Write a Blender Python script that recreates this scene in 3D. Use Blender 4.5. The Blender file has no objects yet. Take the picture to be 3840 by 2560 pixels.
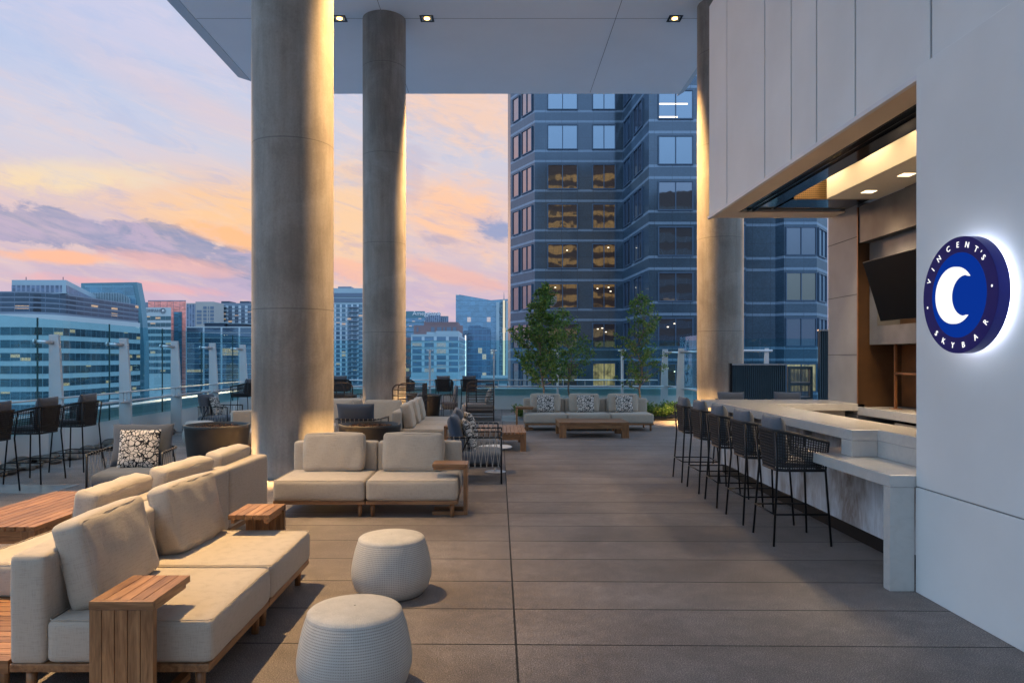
import bpy, math, random
from math import sin, cos, pi, radians, atan2, sqrt
from mathutils import Vector, Matrix
S = bpy.context.scene
COL = S.collection
R = radians
H, F, U0, V0 = 1.73, 1640.0, 1145.0, 823.0          # eye height and the survey constants of the site
def UX(u, Y): return (u-U0)/F*Y
def VZ(v, Y): return H+(V0-v)/F*Y
# ---------------------------------------------------------------- mesh builder
class MB:
    def __init__(s): s.v=[]; s.f=[]; s.uv={}; s.sm=[]
    def add(s, vs, fs, smooth=False, uvs=None):
        b=len(s.v); s.v += [tuple(p) for p in vs]
        for i,f in enumerate(fs):
            if uvs: s.uv[len(s.f)] = uvs[i]
            s.f.append(tuple(b+k for k in f)); s.sm.append(smooth)
        return s
    def box(s,x0,x1,y0,y1,z0,z1,M=None):
        vs=[Vector(p) for p in ((x0,y0,z0),(x1,y0,z0),(x1,y1,z0),(x0,y1,z0),(x0,y0,z1),(x1,y0,z1),(x1,y1,z1),(x0,y1,z1))]
        if M: vs=[M@p for p in vs]
        return s.add(vs,[(0,3,2,1),(4,5,6,7),(0,1,5,4),(1,2,6,5),(2,3,7,6),(3,0,4,7)])
    def tube(s,pts,r,n=6,r2=None,closed=False,cap=True):
        pts=[Vector(p) for p in pts]; N=len(pts); vs=[]; fs=[]
        prev=None
        for i,p in enumerate(pts):
            if closed: d=pts[(i+1)%N]-pts[i-1]
            else: d=pts[min(i+1,N-1)]-pts[max(i-1,0)]
            d.normalize()
            if prev is None:
                a=Vector((0,0,1)) if abs(d.z)<.9 else Vector((1,0,0))
                x=d.cross(a).normalized()
            else:
                x=(prev-d*prev.dot(d))
                x = x.normalized() if x.length>1e-6 else d.orthogonal().normalized()
            prev=x; y=d.cross(x)
            rr = r if r2 is None else r+(r2-r)*i/max(1,N-1)
            for k in range(n):
                t=2*pi*(k+.5)/n; vs.append(p+x*cos(t)*rr+y*sin(t)*rr)
        M=N if closed else N-1
        for i in range(M):
            j=(i+1)%N
            for k in range(n):
                k2=(k+1)%n; fs.append((i*n+k,i*n+k2,j*n+k2,j*n+k))
        if not closed and cap:
            fs.append(tuple(range(n-1,-1,-1))); fs.append(tuple((N-1)*n+k for k in range(n)))
        return s.add(vs,fs,n>5)
    def lathe(s,prof,n=32,c=(0,0),cap=True,smooth=True):
        vs=[];fs=[]
        for r,z in prof:
            for k in range(n):
                t=2*pi*k/n; vs.append((c[0]+r*cos(t),c[1]+r*sin(t),z))
        for i in range(len(prof)-1):
            for k in range(n):
                k2=(k+1)%n; fs.append((i*n+k,i*n+k2,(i+1)*n+k2,(i+1)*n+k))
        if cap:
            fs.append(tuple(range(n-1,-1,-1))); fs.append(tuple((len(prof)-1)*n+k for k in range(n)))
        return s.add(vs,fs,smooth)
    def prism(s,poly,z0,z1):                 # poly in xy, extruded in z
        n=len(poly); vs=[(x,y,z0) for x,y in poly]+[(x,y,z1) for x,y in poly]
        fs=[tuple(range(n-1,-1,-1)),tuple(range(n,2*n))]+[(i,(i+1)%n,n+(i+1)%n,n+i) for i in range(n)]
        return s.add(vs,fs)
    def prism_x(s,poly,x0,x1):               # poly in yz, extruded in x
        n=len(poly); vs=[(x0,y,z) for y,z in poly]+[(x1,y,z) for y,z in poly]
        return s.add(vs,[tuple(range(n-1,-1,-1)),tuple(range(n,2*n))]+[(i,(i+1)%n,n+(i+1)%n,n+i) for i in range(n)])
    def prism_y(s,poly,y0,y1):               # poly in xz
        n=len(poly); vs=[(x,y0,z) for x,z in poly]+[(x,y1,z) for x,z in poly]
        return s.add(vs,[tuple(range(n)),tuple(range(2*n-1,n-1,-1))]+[(i,n+i,n+(i+1)%n,(i+1)%n) for i in range(n)])
    def soft(s,sx,sy,sz,r=.04,bulge=.015,c=(0,0,0),n=10,M=None,knife=0,seed=0,wr=0):
        """a padded box: rounded edges, swollen faces; knife>0 gives a pillow with pinched edges"""
        rnd=random.Random(seed); ph=[rnd.uniform(0,6.28) for _ in range(6)]
        idx={};vs=[];fs=[]
        def P(i,j,k):
            key=(i,j,k)
            if key in idx: return idx[key]
            t=[sin((2*a/n-1)*pi/2) for a in key]
            h=[sx/2,sy/2,sz/2]; p=[t[a]*h[a] for a in range(3)]
            if knife:
                e=(1-abs(t[0])**knife)*(1-abs(t[2])**knife)
                y=p[1]*max(.06,e**.6)
                k1=1-.05*(1-t[2]**2)*abs(t[0])**3; k2=1-.05*(1-t[0]**2)*abs(t[2])**3
                q=Vector((p[0]*k1,y,p[2]*k2))
            else:
                rr=min(r,min(h)*.98)
                inner=[max(-(h[a]-rr),min(h[a]-rr,p[a])) for a in range(3)]
                d=Vector([p[a]-inner[a] for a in range(3)])
                if d.length>1e-7: d=d.normalized()*rr
                q=Vector(inner)+d
                for a in range(3):
                    b,c2=(a+1)%3,(a+2)%3
                    if abs(t[a])>.6: q[a]+=bulge*(1 if t[a]>0 else -1)*cos(t[b]*pi/2)*cos(t[c2]*pi/2)
            if wr:
                q.y+=wr*sin(9*q.x/sx*2+ph[0])*sin(7*q.z/sz+ph[1]); q.z+=wr*.8*sin(6*q.x/sx+ph[2]); q.x+=wr*.5*sin(8*q.z/sz+ph[3])
            q=q+Vector(c)
            if M: q=M@q
            idx[key]=len(vs); vs.append(q); return idx[key]
        for a in range(n):
            for b in range(n):
                fs.append((P(a,b,0),P(a,b+1,0),P(a+1,b+1,0),P(a+1,b,0)))
                fs.append((P(a,b,n),P(a+1,b,n),P(a+1,b+1,n),P(a,b+1,n)))
                fs.append((P(a,0,b),P(a+1,0,b),P(a+1,0,b+1),P(a,0,b+1)))
                fs.append((P(a,n,b),P(a,n,b+1),P(a+1,n,b+1),P(a+1,n,b)))
                fs.append((P(0,a,b),P(0,a,b+1),P(0,a+1,b+1),P(0,a+1,b)))
                fs.append((P(n,a,b),P(n,a+1,b),P(n,a+1,b+1),P(n,a,b+1)))
        return s.add(vs,fs,True)
    def build(s,name,m,parent=None,bevel=0,loc=None,rot=None):
        me=bpy.data.meshes.new(name); me.from_pydata(s.v,[],s.f)
        me.polygons.foreach_set('use_smooth',s.sm)
        if s.uv:
            L=me.uv_layers.new(name='UVMap').data
            for i,p in enumerate(me.polygons):
                if i in s.uv:
                    for k,li in enumerate(p.loop_indices): L[li].uv=s.uv[i][k]
        me.materials.append(m)
        o=bpy.data.objects.new(name,me); COL.objects.link(o)
        if parent: o.parent=parent
        if bevel:
            b=o.modifiers.new('Bevel','BEVEL'); b.width=bevel; b.segments=2; b.limit_method='ANGLE'
        if loc is not None: o.location=loc
        if rot is not None: o.rotation_euler=rot
        return o
def loop(b,w,h,y,r,rad=.003,c=(0,0,0),plane='xz',M_=None):
    P=[]
    for sx,sz,a0 in ((1,1,0),(-1,1,90),(-1,-1,180),(1,-1,270)):
        for k in range(4):
            t=radians(a0+k*30); P.append((sx*(w/2-r)+r*cos(t),sz*(h/2-r)+r*sin(t)))
    V=[Vector((p,y,q))+Vector(c) if plane=='xz' else Vector((p,q,y))+Vector(c) for p,q in P]
    if M_: V=[M_@v for v in V]
    return b.tube(V,rad,5,closed=True)
def tag(o,label=None,cat=None,group=None,kind=None):
    if label: o['label']=label
    if cat: o['category']=cat
    if group: o['group']=group
    if kind: o['kind']=kind
    return o
def thing(name,label,cat,loc=(0,0,0),rz=0,group=None):
    o=bpy.data.objects.new(name,None); COL.objects.link(o); o.empty_display_size=.1
    o.location=loc; o.rotation_euler=(0,0,rz); return tag(o,label,cat,group)
def dup(root,label,loc,rz,group=None,scale=None):
    r=root.copy(); COL.objects.link(r); r.location=loc; r.rotation_euler=(0,0,rz)
    if scale: r.scale=scale
    r['label']=label
    if group: r['group']=group
    for ch in list(root.children):
        c=ch.copy(); COL.objects.link(c); c.parent=r
        for g in ch.children:
            d=g.copy(); COL.objects.link(d); d.parent=c
    return r
# ---------------------------------------------------------------- materials
class NT:
    def __init__(s,name):
        s.m=bpy.data.materials.new(name); s.m.use_nodes=True; s.t=s.m.node_tree; s.t.nodes.clear()
        s.out=s.n('ShaderNodeOutputMaterial')
    def n(s,t,**k):
        o=s.t.nodes.new(t)
        for a,b in k.items(): setattr(o,a,b)
        return o
    def l(s,a,b): s.t.links.new(a,b)
    def val(s,x,sock):
        if isinstance(x,(int,float)): sock.default_value=x
        elif isinstance(x,(tuple,list)): sock.default_value=tuple(x)+((1,) if len(x)==3 and len(sock.default_value)==4 else ())
        else: s.l(x,sock)
    def math(s,op,a,b=0,c=0,clamp=False):
        o=s.n('ShaderNodeMath',operation=op); o.use_clamp=clamp
        s.val(a,o.inputs[0]); s.val(b,o.inputs[1]); s.val(c,o.inputs[2]); return o.outputs[0]
    def mix(s,f,a,b,bt='MIX'):
        o=s.n('ShaderNodeMix',data_type='RGBA',blend_type=bt); s.val(f,o.inputs[0]); s.val(a,o.inputs[6]); s.val(b,o.inputs[7]); return o.outputs[2]
    def co(s,which='Object',scale=(1,1,1),rot=(0,0,0)):
        c=s.n('ShaderNodeTexCoord'); m=s.n('ShaderNodeMapping'); m.inputs[3].default_value=scale; m.inputs[2].default_value=rot
        s.l(c.outputs[which],m.inputs[0]); return m.outputs[0]
    def noise(s,vec,scale=5,detail=3,rough=.5,dist=0):
        o=s.n('ShaderNodeTexNoise'); o.inputs['Scale'].default_value=scale; o.inputs['Detail'].default_value=detail
        o.inputs['Roughness'].default_value=rough; o.inputs['Distortion'].default_value=dist
        s.l(vec,o.inputs['Vector']); return o.outputs[0]
    def ramp(s,f,*stops):
        o=s.n('ShaderNodeValToRGB'); e=o.color_ramp.elements
        while len(e)<len(stops): e.new(.5)
        for i,(p,c) in enumerate(stops):
            e[i].position=p; e[i].color=tuple(c)+(1,) if not isinstance(c,(int,float)) else (c,c,c,1)
        s.l(f,o.inputs[0]); return o.outputs[0]
    def bump(s,h,strength=.3,dist=.01):
        o=s.n('ShaderNodeBump'); o.inputs['Strength'].default_value=strength; o.inputs['Distance'].default_value=dist
        s.l(h,o.inputs['Height']); return o.outputs[0]
    def pbr(s,col,rough=.6,metal=0,bump=None,spec=.5,emit=None,es=1,coat=0,sheen=0):
        p=s.n('ShaderNodeBsdfPrincipled'); s.val(col,p.inputs['Base Color']); s.val(rough,p.inputs['Roughness']); s.val(metal,p.inputs['Metallic'])
        p.inputs['Specular IOR Level'].default_value=spec
        if coat: p.inputs['Coat Weight'].default_value=coat; p.inputs['Coat Roughness'].default_value=.05
        if sheen: p.inputs['Sheen Weight'].default_value=sheen
        if bump: s.l(bump,p.inputs['Normal'])
        if emit is not None: s.val(emit,p.inputs['Emission Color']); s.val(es,p.inputs['Emission Strength'])
        return p.outputs[0]
    def end(s,sh): s.l(sh,s.out.inputs[0]); return s.m
def plain(name,col,rough=.6,metal=0,var=.12,sc=6,bs=0,spec=.5,coat=0,sheen=0):
    t=NT(name); c=t.co(); n=t.noise(c,sc,4)
    k=t.ramp(n,(.3,1-var),(.7,1+var)); cc=t.mix(1.0,col,k,'MULTIPLY')
    b=t.bump(t.noise(c,sc*8,3),bs,.004) if bs else None
    return t.end(t.pbr(cc,rough,metal,b,spec,coat=coat,sheen=sheen))
def emit(name,col,st):
    t=NT(name); e=t.n('ShaderNodeEmission'); e.inputs[0].default_value=tuple(col)+(1,); e.inputs[1].default_value=st; return t.end(e.outputs[0])
def fabric(name,col,weave=300,var=.085):
    t=NT(name); c=t.co(); c1=t.co(scale=(1,1,.06)); c2=t.co(scale=(.05,.05,.6))
    a=t.noise(c1,weave,2); b=t.noise(c2,weave,2); k=t.math('ADD',a,b)
    big=t.noise(c,3,3)
    f=t.ramp(k,(.75,1-var),(1.25,1+var)) ; g=t.ramp(big,(.3,.97),(.7,1.02))
    cc=t.mix(1.0,t.mix(1.0,col,f,'MULTIPLY'),g,'MULTIPLY')
    wr=t.noise(c,6.5,4,.6,dist=1.6)
    h=t.math('ADD',t.math('MULTIPLY',k,.2),t.math('MULTIPLY',wr,1.0))
    return t.end(t.pbr(cc,.92,0,t.bump(h,.25,.01),.2,sheen=.15))
def wood(name,axis,dark=(.125,.046,.014),light=(.42,.21,.09)):
    sc=[9,9,9]; sc[axis]=.9
    t=NT(name); c=t.co(scale=tuple(sc)); info=t.n('ShaderNodeObjectInfo')
    n=t.noise(c,2.2,5,.6,1.2); n2=t.noise(c,14,3)
    g=t.n('ShaderNodeNewGeometry')
    rnd=g.outputs['Random Per Island']
    k=t.math('ADD',t.math('MULTIPLY',n,.75),t.math('MULTIPLY',n2,.25))
    cc=t.ramp(k,(.33,dark),(.5,tuple((dark[i]+light[i])/2 for i in range(3))),(.68,light))
    cc=t.mix(1.0,cc,t.ramp(rnd,(0,.72),(1,1.2)),'MULTIPLY')
    return t.end(t.pbr(cc,.42,0,t.bump(k,.12,.004),.5))
M={}
M['beige']=fabric('beige_fabric',(.41,.35,.285))
M['grey_fab']=fabric('grey_fabric',(.10,.11,.13))
M['taupe']=fabric('taupe_fabric',(.34,.28,.24))
M['navy_fab']=fabric('blue_grey_fabric',(.055,.075,.11))
M['char_fab']=fabric('charcoal_fabric',(.10,.105,.12))
M['woodx']=wood('teak_x',0); M['woody']=wood('teak_y',1); M['woodz']=wood('teak_z',2)
M['black']=plain('black_metal',(.018,.018,.02),.38,.6,.1,10)
M['rope_dark']=plain('dark_rope',(.022,.021,.022),.75,0,.3,60,.4)
M['rope_brown']=plain('brown_rope',(.06,.04,.032),.8,0,.3,60,.4)
M['rope']=plain('grey_rope',(.42,.38,.34),.85,0,.2,80,.4)
M['white']=plain('white_paint',(.62,.62,.64),.55,0,.05,2)
M['wall']=plain('white_plaster',(.70,.70,.69),.75,0,.06,.9,.15)
M['steel']=plain('steel_tube',(.62,.62,.63),.3,.8,.05,5)
M['bowl']=plain('firepit_bowl',(.026,.024,.023),.55,0,.35,4,.2)
M['quartz']=None
t=NT('bar_quartz'); c=t.co(); n=t.noise(c,7,6,.65,1.5)
M['quartz']=t.end(t.pbr(t.ramp(n,(.3,(.45,.43,.41)),(.5,(.48,.465,.445)),(.7,(.51,.49,.465))),.17,0,None,.6))
t=NT('bar_front_marble'); c=t.co(scale=(1,1,.35)); n=t.noise(c,2.2,8,.75,2.0); n2=t.noise(t.co(scale=(1,1,.45)),1.6,4,.7)
vein=t.ramp(n,(.40,(1,1,1)),(.455,(.30,.22,.18)),(.47,(.25,.18,.14)),(.55,(1,1,1))); st=t.ramp(n2,(.46,(1,1,1)),(.60,(.42,.33,.28)),(.7,(.9,.88,.86)))
M['marble']=t.end(t.pbr(t.mix(.75,t.mix(1.0,(.62,.64,.68),vein,'MULTIPLY'),t.mix(1.0,(.60,.62,.66),st,'MULTIPLY')),.3))
# cast concrete columns
t=NT('cast_concrete'); c=t.co(); cv=t.co(scale=(1,1,.12))
big=t.noise(c,.9,5,.6,.6); streak=t.noise(cv,6,5,.65); fine=t.noise(c,30,4,.6); pits=t.noise(c,90,2)
k=t.math('ADD',t.math('MULTIPLY',big,.5),t.math('ADD',t.math('MULTIPLY',streak,.35),t.math('MULTIPLY',fine,.15)))
cc=t.ramp(k,(.30,(.13,.105,.085)),(.47,(.215,.185,.155)),(.64,(.33,.295,.26)))
sep=t.n('ShaderNodeSeparateXYZ'); t.l(t.co(),sep.inputs[0])
fr=t.math('FRACT',t.math('DIVIDE',t.math('ADD',sep.outputs[2],t.math('MULTIPLY',big,.02)),2.45))
ring=t.math('LESS_THAN',fr,.006)
pit=t.math('GREATER_THAN',pits,.70)
cc=t.mix(t.math('MULTIPLY',ring,.6),cc,(.08,.07,.06)); cc=t.mix(t.math('MULTIPLY',pit,.4),cc,(.07,.06,.05))
hh=t.math('SUBTRACT',t.math('MULTIPLY',fine,.5),t.math('MULTIPLY',ring,1.2))
M['concrete']=t.end(t.pbr(cc,.62,0,t.bump(hh,.2,.006),.45))
# paving
t=NT('terrace_paving'); c=t.co(); sep=t.n('ShaderNodeSeparateXYZ'); t.l(c,sep.inputs[0])
X,Y=sep.outputs[0],sep.outputs[1]
yy=t.math('DIVIDE',t.math('SUBTRACT',t.math('ADD',Y,t.math('MULTIPLY',X,.0145)),4.325),.614)
xx=t.math('DIVIDE',t.math('SUBTRACT',X,.106),4.27)
wob=t.noise(c,25,2); w=t.math('MULTIPLY',t.math('SUBTRACT',wob,.5),.006)
fy=t.math('FRACT',yy); dy=t.math('MULTIPLY',t.math('MINIMUM',fy,t.math('SUBTRACT',1,fy)),.614)
fx=t.math('FRACT',xx); dx=t.math('MULTIPLY',t.math('MINIMUM',fx,t.math('SUBTRACT',1,fx)),4.27)
j1=t.math('LESS_THAN',t.math('ADD',dy,w),.0068); j2=t.math('LESS_THAN',t.math('ADD',dx,w),.0068); j=t.math('MAXIMUM',j1,j2)
wn=t.n('ShaderNodeTexWhiteNoise'); cmb=t.n('ShaderNodeCombineXYZ'); t.l(t.math('FLOOR',yy),cmb.inputs[0]); t.l(t.math('FLOOR',xx),cmb.inputs[1]); t.l(cmb.outputs[0],wn.inputs[0])
big=t.noise(t.co(scale=(.8,1,1)),1.1,7,.68,.3); sp=t.noise(c,140,3,.7); md=t.noise(c,9,5,.7)
base=t.ramp(big,(.25,(.120,.097,.086)),(.5,(.170,.142,.128)),(.75,(.226,.194,.178)))
base=t.mix(1.0,base,t.ramp(wn.outputs[0],(0,.86),(1,1.12)),'MULTIPLY')
base=t.mix(1.0,base,t.ramp(md,(.3,.74),(.7,1.2)),'MULTIPLY')
base=t.mix(1.0,base,t.ramp(sp,(.35,.58),(.5,1.0),(.64,2.3)),'MULTIPLY')
base=t.mix(j,base,(.018,.016,.015))
hh=t.math('SUBTRACT',t.math('MULTIPLY',sp,.5),t.math('MULTIPLY',j,1.5))
M['paving']=t.end(t.pbr(base,t.ramp(md,(.3,.5),(.7,.72)),0,t.bump(hh,.5,.006),.35))
M['pale_paver']=plain('pale_paver',(.34,.33,.32),.22,0,.1,5)
M['soil']=plain('soil',(.04,.028,.02),.95,0,.4,30,.6)
# soffit
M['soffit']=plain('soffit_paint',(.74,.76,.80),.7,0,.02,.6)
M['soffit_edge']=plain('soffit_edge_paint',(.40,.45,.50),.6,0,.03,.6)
M['dark_joint']=plain('dark_joint',(.05,.05,.055),.8)
M['grey_joint']=plain('grey_joint',(.22,.22,.22),.8)
M['stone']=plain('river_stone',(.17,.15,.13),.6,0,.5,9,.2)
M['coping']=plain('coping_metal',(.62,.63,.64),.35,.2,.04,3)
M['fascia']=plain('coping_fascia',(.42,.47,.46),.45,0,.06,3)
M['fence']=plain('teal_fence',(.06,.10,.125),.5,.2,.1,3)
M['panel_grey']=plain('grey_panel',(.235,.235,.235),.55,0,.16,1.6,.06)
M['panel_mid']=plain('mid_grey_plaster',(.17,.165,.16),.5,0,.3,2.2,.1)
M['panel_dark']=plain('dark_plaster',(.12,.11,.10),.5,0,.4,2.2,.1)
M['bronze']=plain('bronze_panel',(.085,.04,.015),.5,.25,.25,2.5,.05)
M['copper']=plain('copper_panel',(.22,.085,.03),.45,.3,.3,2.5,.05)
M['tan']=plain('tan_soffit',(.62,.50,.38),.7,0,.04,2)
M['cream']=plain('cream_paint',(.62,.56,.47),.7,0,.03,2)
M['darkglass']=plain('dark_gloss',(.012,.014,.016),.12,.0,.1,2,coat=.5)
M['screen']=plain('screen_black',(.003,.003,.004),.3,0,.1,2,spec=.12)
M['kick']=plain('kick_black',(.008,.008,.01),.5,spec=.2)
M['lamp_warm']=emit('lamp_warm',(1,.62,.25),9)
M['lamp_soft']=emit('lamp_soft',(1,.78,.48),3)
M['gold']=plain('gold_reflector',(.9,.62,.25),.2,1)
# glass
def glass(name,tint,g=.10,rough=.0):
    t=NT(name); tr=t.n('ShaderNodeBsdfTransparent'); tr.inputs[0].default_value=tuple(tint)+(1,)
    gl=t.n('ShaderNodeBsdfGlossy'); gl.inputs['Roughness'].default_value=rough; gl.inputs[0].default_value=(.8,.9,1,1)
    wv=t.noise(t.co(scale=(.6,.6,1.2)),1.6,2); nb=t.bump(wv,.25,.03); t.l(nb,gl.inputs['Normal'])
    fr=t.n('ShaderNodeLayerWeight'); fr.inputs[0].default_value=.5
    mx=t.n('ShaderNodeMixShader'); t.l(t.math('ADD',t.math('MULTIPLY',t.math('POWER',fr.outputs[1],4.5),.75),g*.3),mx.inputs[0]); t.l(tr.outputs[0],mx.inputs[1]); t.l(gl.outputs[0],mx.inputs[2])
    return t.end(mx.outputs[0])
M['rail_glass']=glass('teal_glass',(.75,.93,.955))
M['glass_edge']=plain('glass_joint',(.03,.07,.07),.3)
# facade glass: UV in metres; mullions, shuffled panes, a few lit offices
def facade(name,base,mull,bay=1.5,mw=.08,lit=.05,refl=.35,sub=0,rough=.06,gtint=(.6,.75,.95),litcol=(1,.62,.25),ls=1.2,blotch=.35,rowh=1.0):
    t=NT(name); uv=t.n('ShaderNodeUVMap'); sep=t.n('ShaderNodeSeparateXYZ'); t.l(uv.outputs[0],sep.inputs[0])
    u=t.math('DIVIDE',sep.outputs[0],bay); v=t.math('DIVIDE',sep.outputs[1],rowh)
    fu=t.math('FRACT',u); d=t.math('MINIMUM',fu,t.math('SUBTRACT',1,fu)); m=t.math('LESS_THAN',d,mw/bay/2+1e-4)
    if sub:
        fv=t.math('FRACT',v); dv=t.math('MINIMUM',fv,t.math('SUBTRACT',1,fv)); m=t.math('MAXIMUM',m,t.math('LESS_THAN',dv,sub))
    wn=t.n('ShaderNodeTexWhiteNoise'); cb=t.n('ShaderNodeCombineXYZ'); t.l(t.math('FLOOR',u),cb.inputs[0]); t.l(t.math('FLOOR',v),cb.inputs[1]); t.l(cb.outputs[0],wn.inputs[0])
    r=wn.outputs[0]
    nz=t.noise(t.co('UV',scale=(.25,.6,1)),1.2,3,.6,.8)
    col=t.mix(1.0,base,t.ramp(r,(0,1-blotch),(1,1+blotch)),'MULTIPLY')
    col=t.mix(1.0,col,t.ramp(nz,(.3,.6),(.7,1.4)),'MULTIPLY')
    islit=t.math('GREATER_THAN',r,1-lit)
    ln=t.noise(t.co('UV',scale=(1,2.2,1)),2.2,3,.7)
    es=t.math('MULTIPLY',t.math('MULTIPLY',islit,t.math('SUBTRACT',1,m)),t.math('MULTIPLY',t.ramp(ln,(.35,.05),(.7,1.0)),ls))
    dif=t.pbr(t.mix(m,col,mull),.5,0,None,.5,emit=litcol,es=es)
    gl=t.n('ShaderNodeBsdfGlossy'); gl.inputs[0].default_value=tuple(gtint)+(1,); gl.inputs['Roughness'].default_value=rough
    wv=t.noise(t.co('UV',scale=(.5,.35,1)),.9,2); t.l(t.bump(wv,.12,.12),gl.inputs['Normal'])
    mx=t.n('ShaderNodeMixShader'); t.l(t.math('MULTIPLY',t.math('SUBTRACT',1,m),refl),mx.inputs[0]); t.l(dif,mx.inputs[1]); t.l(gl.outputs[0],mx.inputs[2])
    return t.end(mx.outputs[0])
# ---------------------------------------------------------------- camera, sky, sun
cd=bpy.data.cameras.new('camera'); cam=bpy.data.objects.new('camera',cd); COL.objects.link(cam); S.camera=cam
cam.location=(0,0,H); cam.rotation_euler=(R(90),0,0); cd.sensor_width=36; cd.lens=36*F/2352
cd.shift_x=31/2352; cd.shift_y=39/2352; cd.clip_end=3000; cd.clip_start=.05
S.view_settings.view_transform='Standard'; S.view_settings.look='None'; S.view_settings.exposure=.1; S.view_settings.gamma=1
SUN_AZ,SUN_EL=R(-22),R(7)
W=bpy.data.worlds.new('World'); S.world=W; W.use_nodes=True; nt=W.node_tree; nt.nodes.clear()
class WN(NT):
    def __init__(s,t): s.t=t
t=WN(nt); out=t.n('ShaderNodeOutputWorld'); bg=t.n('ShaderNodeBackground'); t.l(bg.outputs[0],out.inputs[0])
tc=t.n('ShaderNodeTexCoord'); sep=t.n('ShaderNodeSeparateXYZ'); t.l(tc.outputs['Generated'],sep.inputs[0])
az=t.math('MULTIPLY',t.math('ARCTAN2',sep.outputs[0],sep.outputs[1]),180/pi)       # degrees, 0 = +Y, positive to +X
el=t.math('MULTIPLY',t.math('ARCSINE',sep.outputs[2]),180/pi)
def vec(a,b,c=0):
    o=t.n('ShaderNodeCombineXYZ'); t.val(a,o.inputs[0]); t.val(b,o.inputs[1]); t.val(c,o.inputs[2]); return o.outputs[0]
def lin(h):
    return tuple(((int(h[i:i+2],16)/255+.055)/1.055)**2.4 if int(h[i:i+2],16)>10 else int(h[i:i+2],16)/3294 for i in (0,2,4))
def blob(a0,e0,ra,re,rot=0,warp=0.0,soft=.5):
    """soft-edged cloud patch centred on azimuth a0, elevation e0, edges torn by noise"""
    A=t.math('SUBTRACT',az,a0); E=t.math('SUBTRACT',el,e0); c_,s_=cos(R(rot)),sin(R(rot))
    x=t.math('DIVIDE',t.math('ADD',t.math('MULTIPLY',A,c_),t.math('MULTIPLY',E,s_)),ra)
    y=t.math('DIVIDE',t.math('SUBTRACT',t.math('MULTIPLY',E,c_),t.math('MULTIPLY',A,s_)),re)
    d=t.math('SQRT',t.math('ADD',t.math('MULTIPLY',x,x),t.math('MULTIPLY',y,y)))
    d=t.math('ADD',d,t.math('MULTIPLY',t.math('SUBTRACT',warp_n,.5),warp*1.9))
    o=t.n('ShaderNodeMapRange',interpolation_type='SMOOTHSTEP'); t.l(d,o.inputs[0]); o.inputs[1].default_value=1+soft/2; o.inputs[2].default_value=1-soft/2
    return o.outputs[0]
warp_n=t.noise(vec(t.math('MULTIPLY',az,.30),t.math('ADD',t.math('MULTIPLY',el,.72),t.math('MULTIPLY',az,.10))),1.0,12,.66,.35)
n_det=t.noise(vec(t.math('MULTIPLY',az,.20),t.math('ADD',t.math('MULTIPLY',el,.95),t.math('MULTIPLY',az,.24)),11),1.0,12,.68,.9)
n_det2=t.noise(vec(t.math('MULTIPLY',az,.16),t.math('ADD',t.math('MULTIPLY',el,.62),t.math('MULTIPLY',az,.13)),19),1.0,12,.66,.8)
n_fine=t.noise(vec(t.math('MULTIPLY',az,.10),t.math('ADD',t.math('MULTIPLY',el,.5),t.math('MULTIPLY',az,.14)),3),1.0,8,.6,.7)
n_wide=t.noise(vec(t.math('MULTIPLY',az,.035),t.math('ADD',t.math('MULTIPLY',el,.12),t.math('MULTIPLY',az,.045)),7),1.0,5,.55,.5)
elr=t.math('DIVIDE',el,90)
base=t.ramp(elr,(0,lin('a89db8')),(.035,lin('c4adc6')),(.10,lin('cdbccb')),(.17,lin('c6c9dc')),(.28,lin('a9bfe2')),(.5,lin('86a4d8')),(1,lin('5f82c0')))
# western glow around the set sun
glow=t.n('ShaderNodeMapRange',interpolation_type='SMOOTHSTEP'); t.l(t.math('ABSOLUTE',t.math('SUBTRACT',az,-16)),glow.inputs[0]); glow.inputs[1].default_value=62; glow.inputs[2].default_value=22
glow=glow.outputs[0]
east=t.mix(t.math('SUBTRACT',1,glow),base,t.ramp(elr,(0,lin('7a98b0')),(.15,lin('8ea9c4')),(.5,lin('9fb6d2')),(1,lin('92abcb'))))
sky=east
def band(f,lo,hi):
    o=t.n('ShaderNodeMapRange',interpolation_type='SMOOTHSTEP'); t.l(f,o.inputs[0]); o.inputs[1].default_value=lo; o.inputs[2].default_value=hi; return o.outputs[0]
m_lo=t.math('MULTIPLY',band(el,4,9),band(el,19,11))
# pale pink veils
sky=t.mix(t.math('MULTIPLY',t.math('MULTIPLY',band(n_wide,.44,.66),glow),.55),sky,lin('e6cfd3'))
sky=t.mix(t.math('MULTIPLY',t.math('MULTIPLY',band(n_fine,.5,.72),t.math('MULTIPLY',glow,band(el,5,11))),.5),sky,lin('ecc9bd'))
# warm peach and gold
sky=t.mix(t.math('MULTIPLY',t.math('MULTIPLY',t.math('MULTIPLY',m_lo,band(n_wide,.30,.62)),glow),.62),sky,t.mix(n_fine,lin('f3cdb0'),lin('e6c6c0')))
sky=t.mix(t.math('MULTIPLY',blob(-18,17,16,7,-18,1.4,1.4),.45),sky,lin('cfd0dc'))
sky=t.mix(t.math('MULTIPLY',blob(-21.5,11.2,8,2.2,-4,1.0,1.5),.8),sky,lin('ffc98c'))
sky=t.mix(t.math('MULTIPLY',blob(-30.5,12.4,4.8,1.0,6,1.2,1.0),.9),sky,lin('ffddA2'.lower()))
sky=t.mix(t.math('MULTIPLY',blob(-24,18.4,9,1.1,-20,1.0,1.9),.45),sky,lin('f4c8b6'))
sky=t.mix(t.math('MULTIPLY',blob(-30,23.5,12,1.6,-14,1.2,1.6),.45),sky,lin('e8cfd6'))
sky=t.mix(t.math('MULTIPLY',blob(-11,10.5,3,4,0,1.2,1.2),.8),sky,lin('fbcfa0'))
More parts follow.
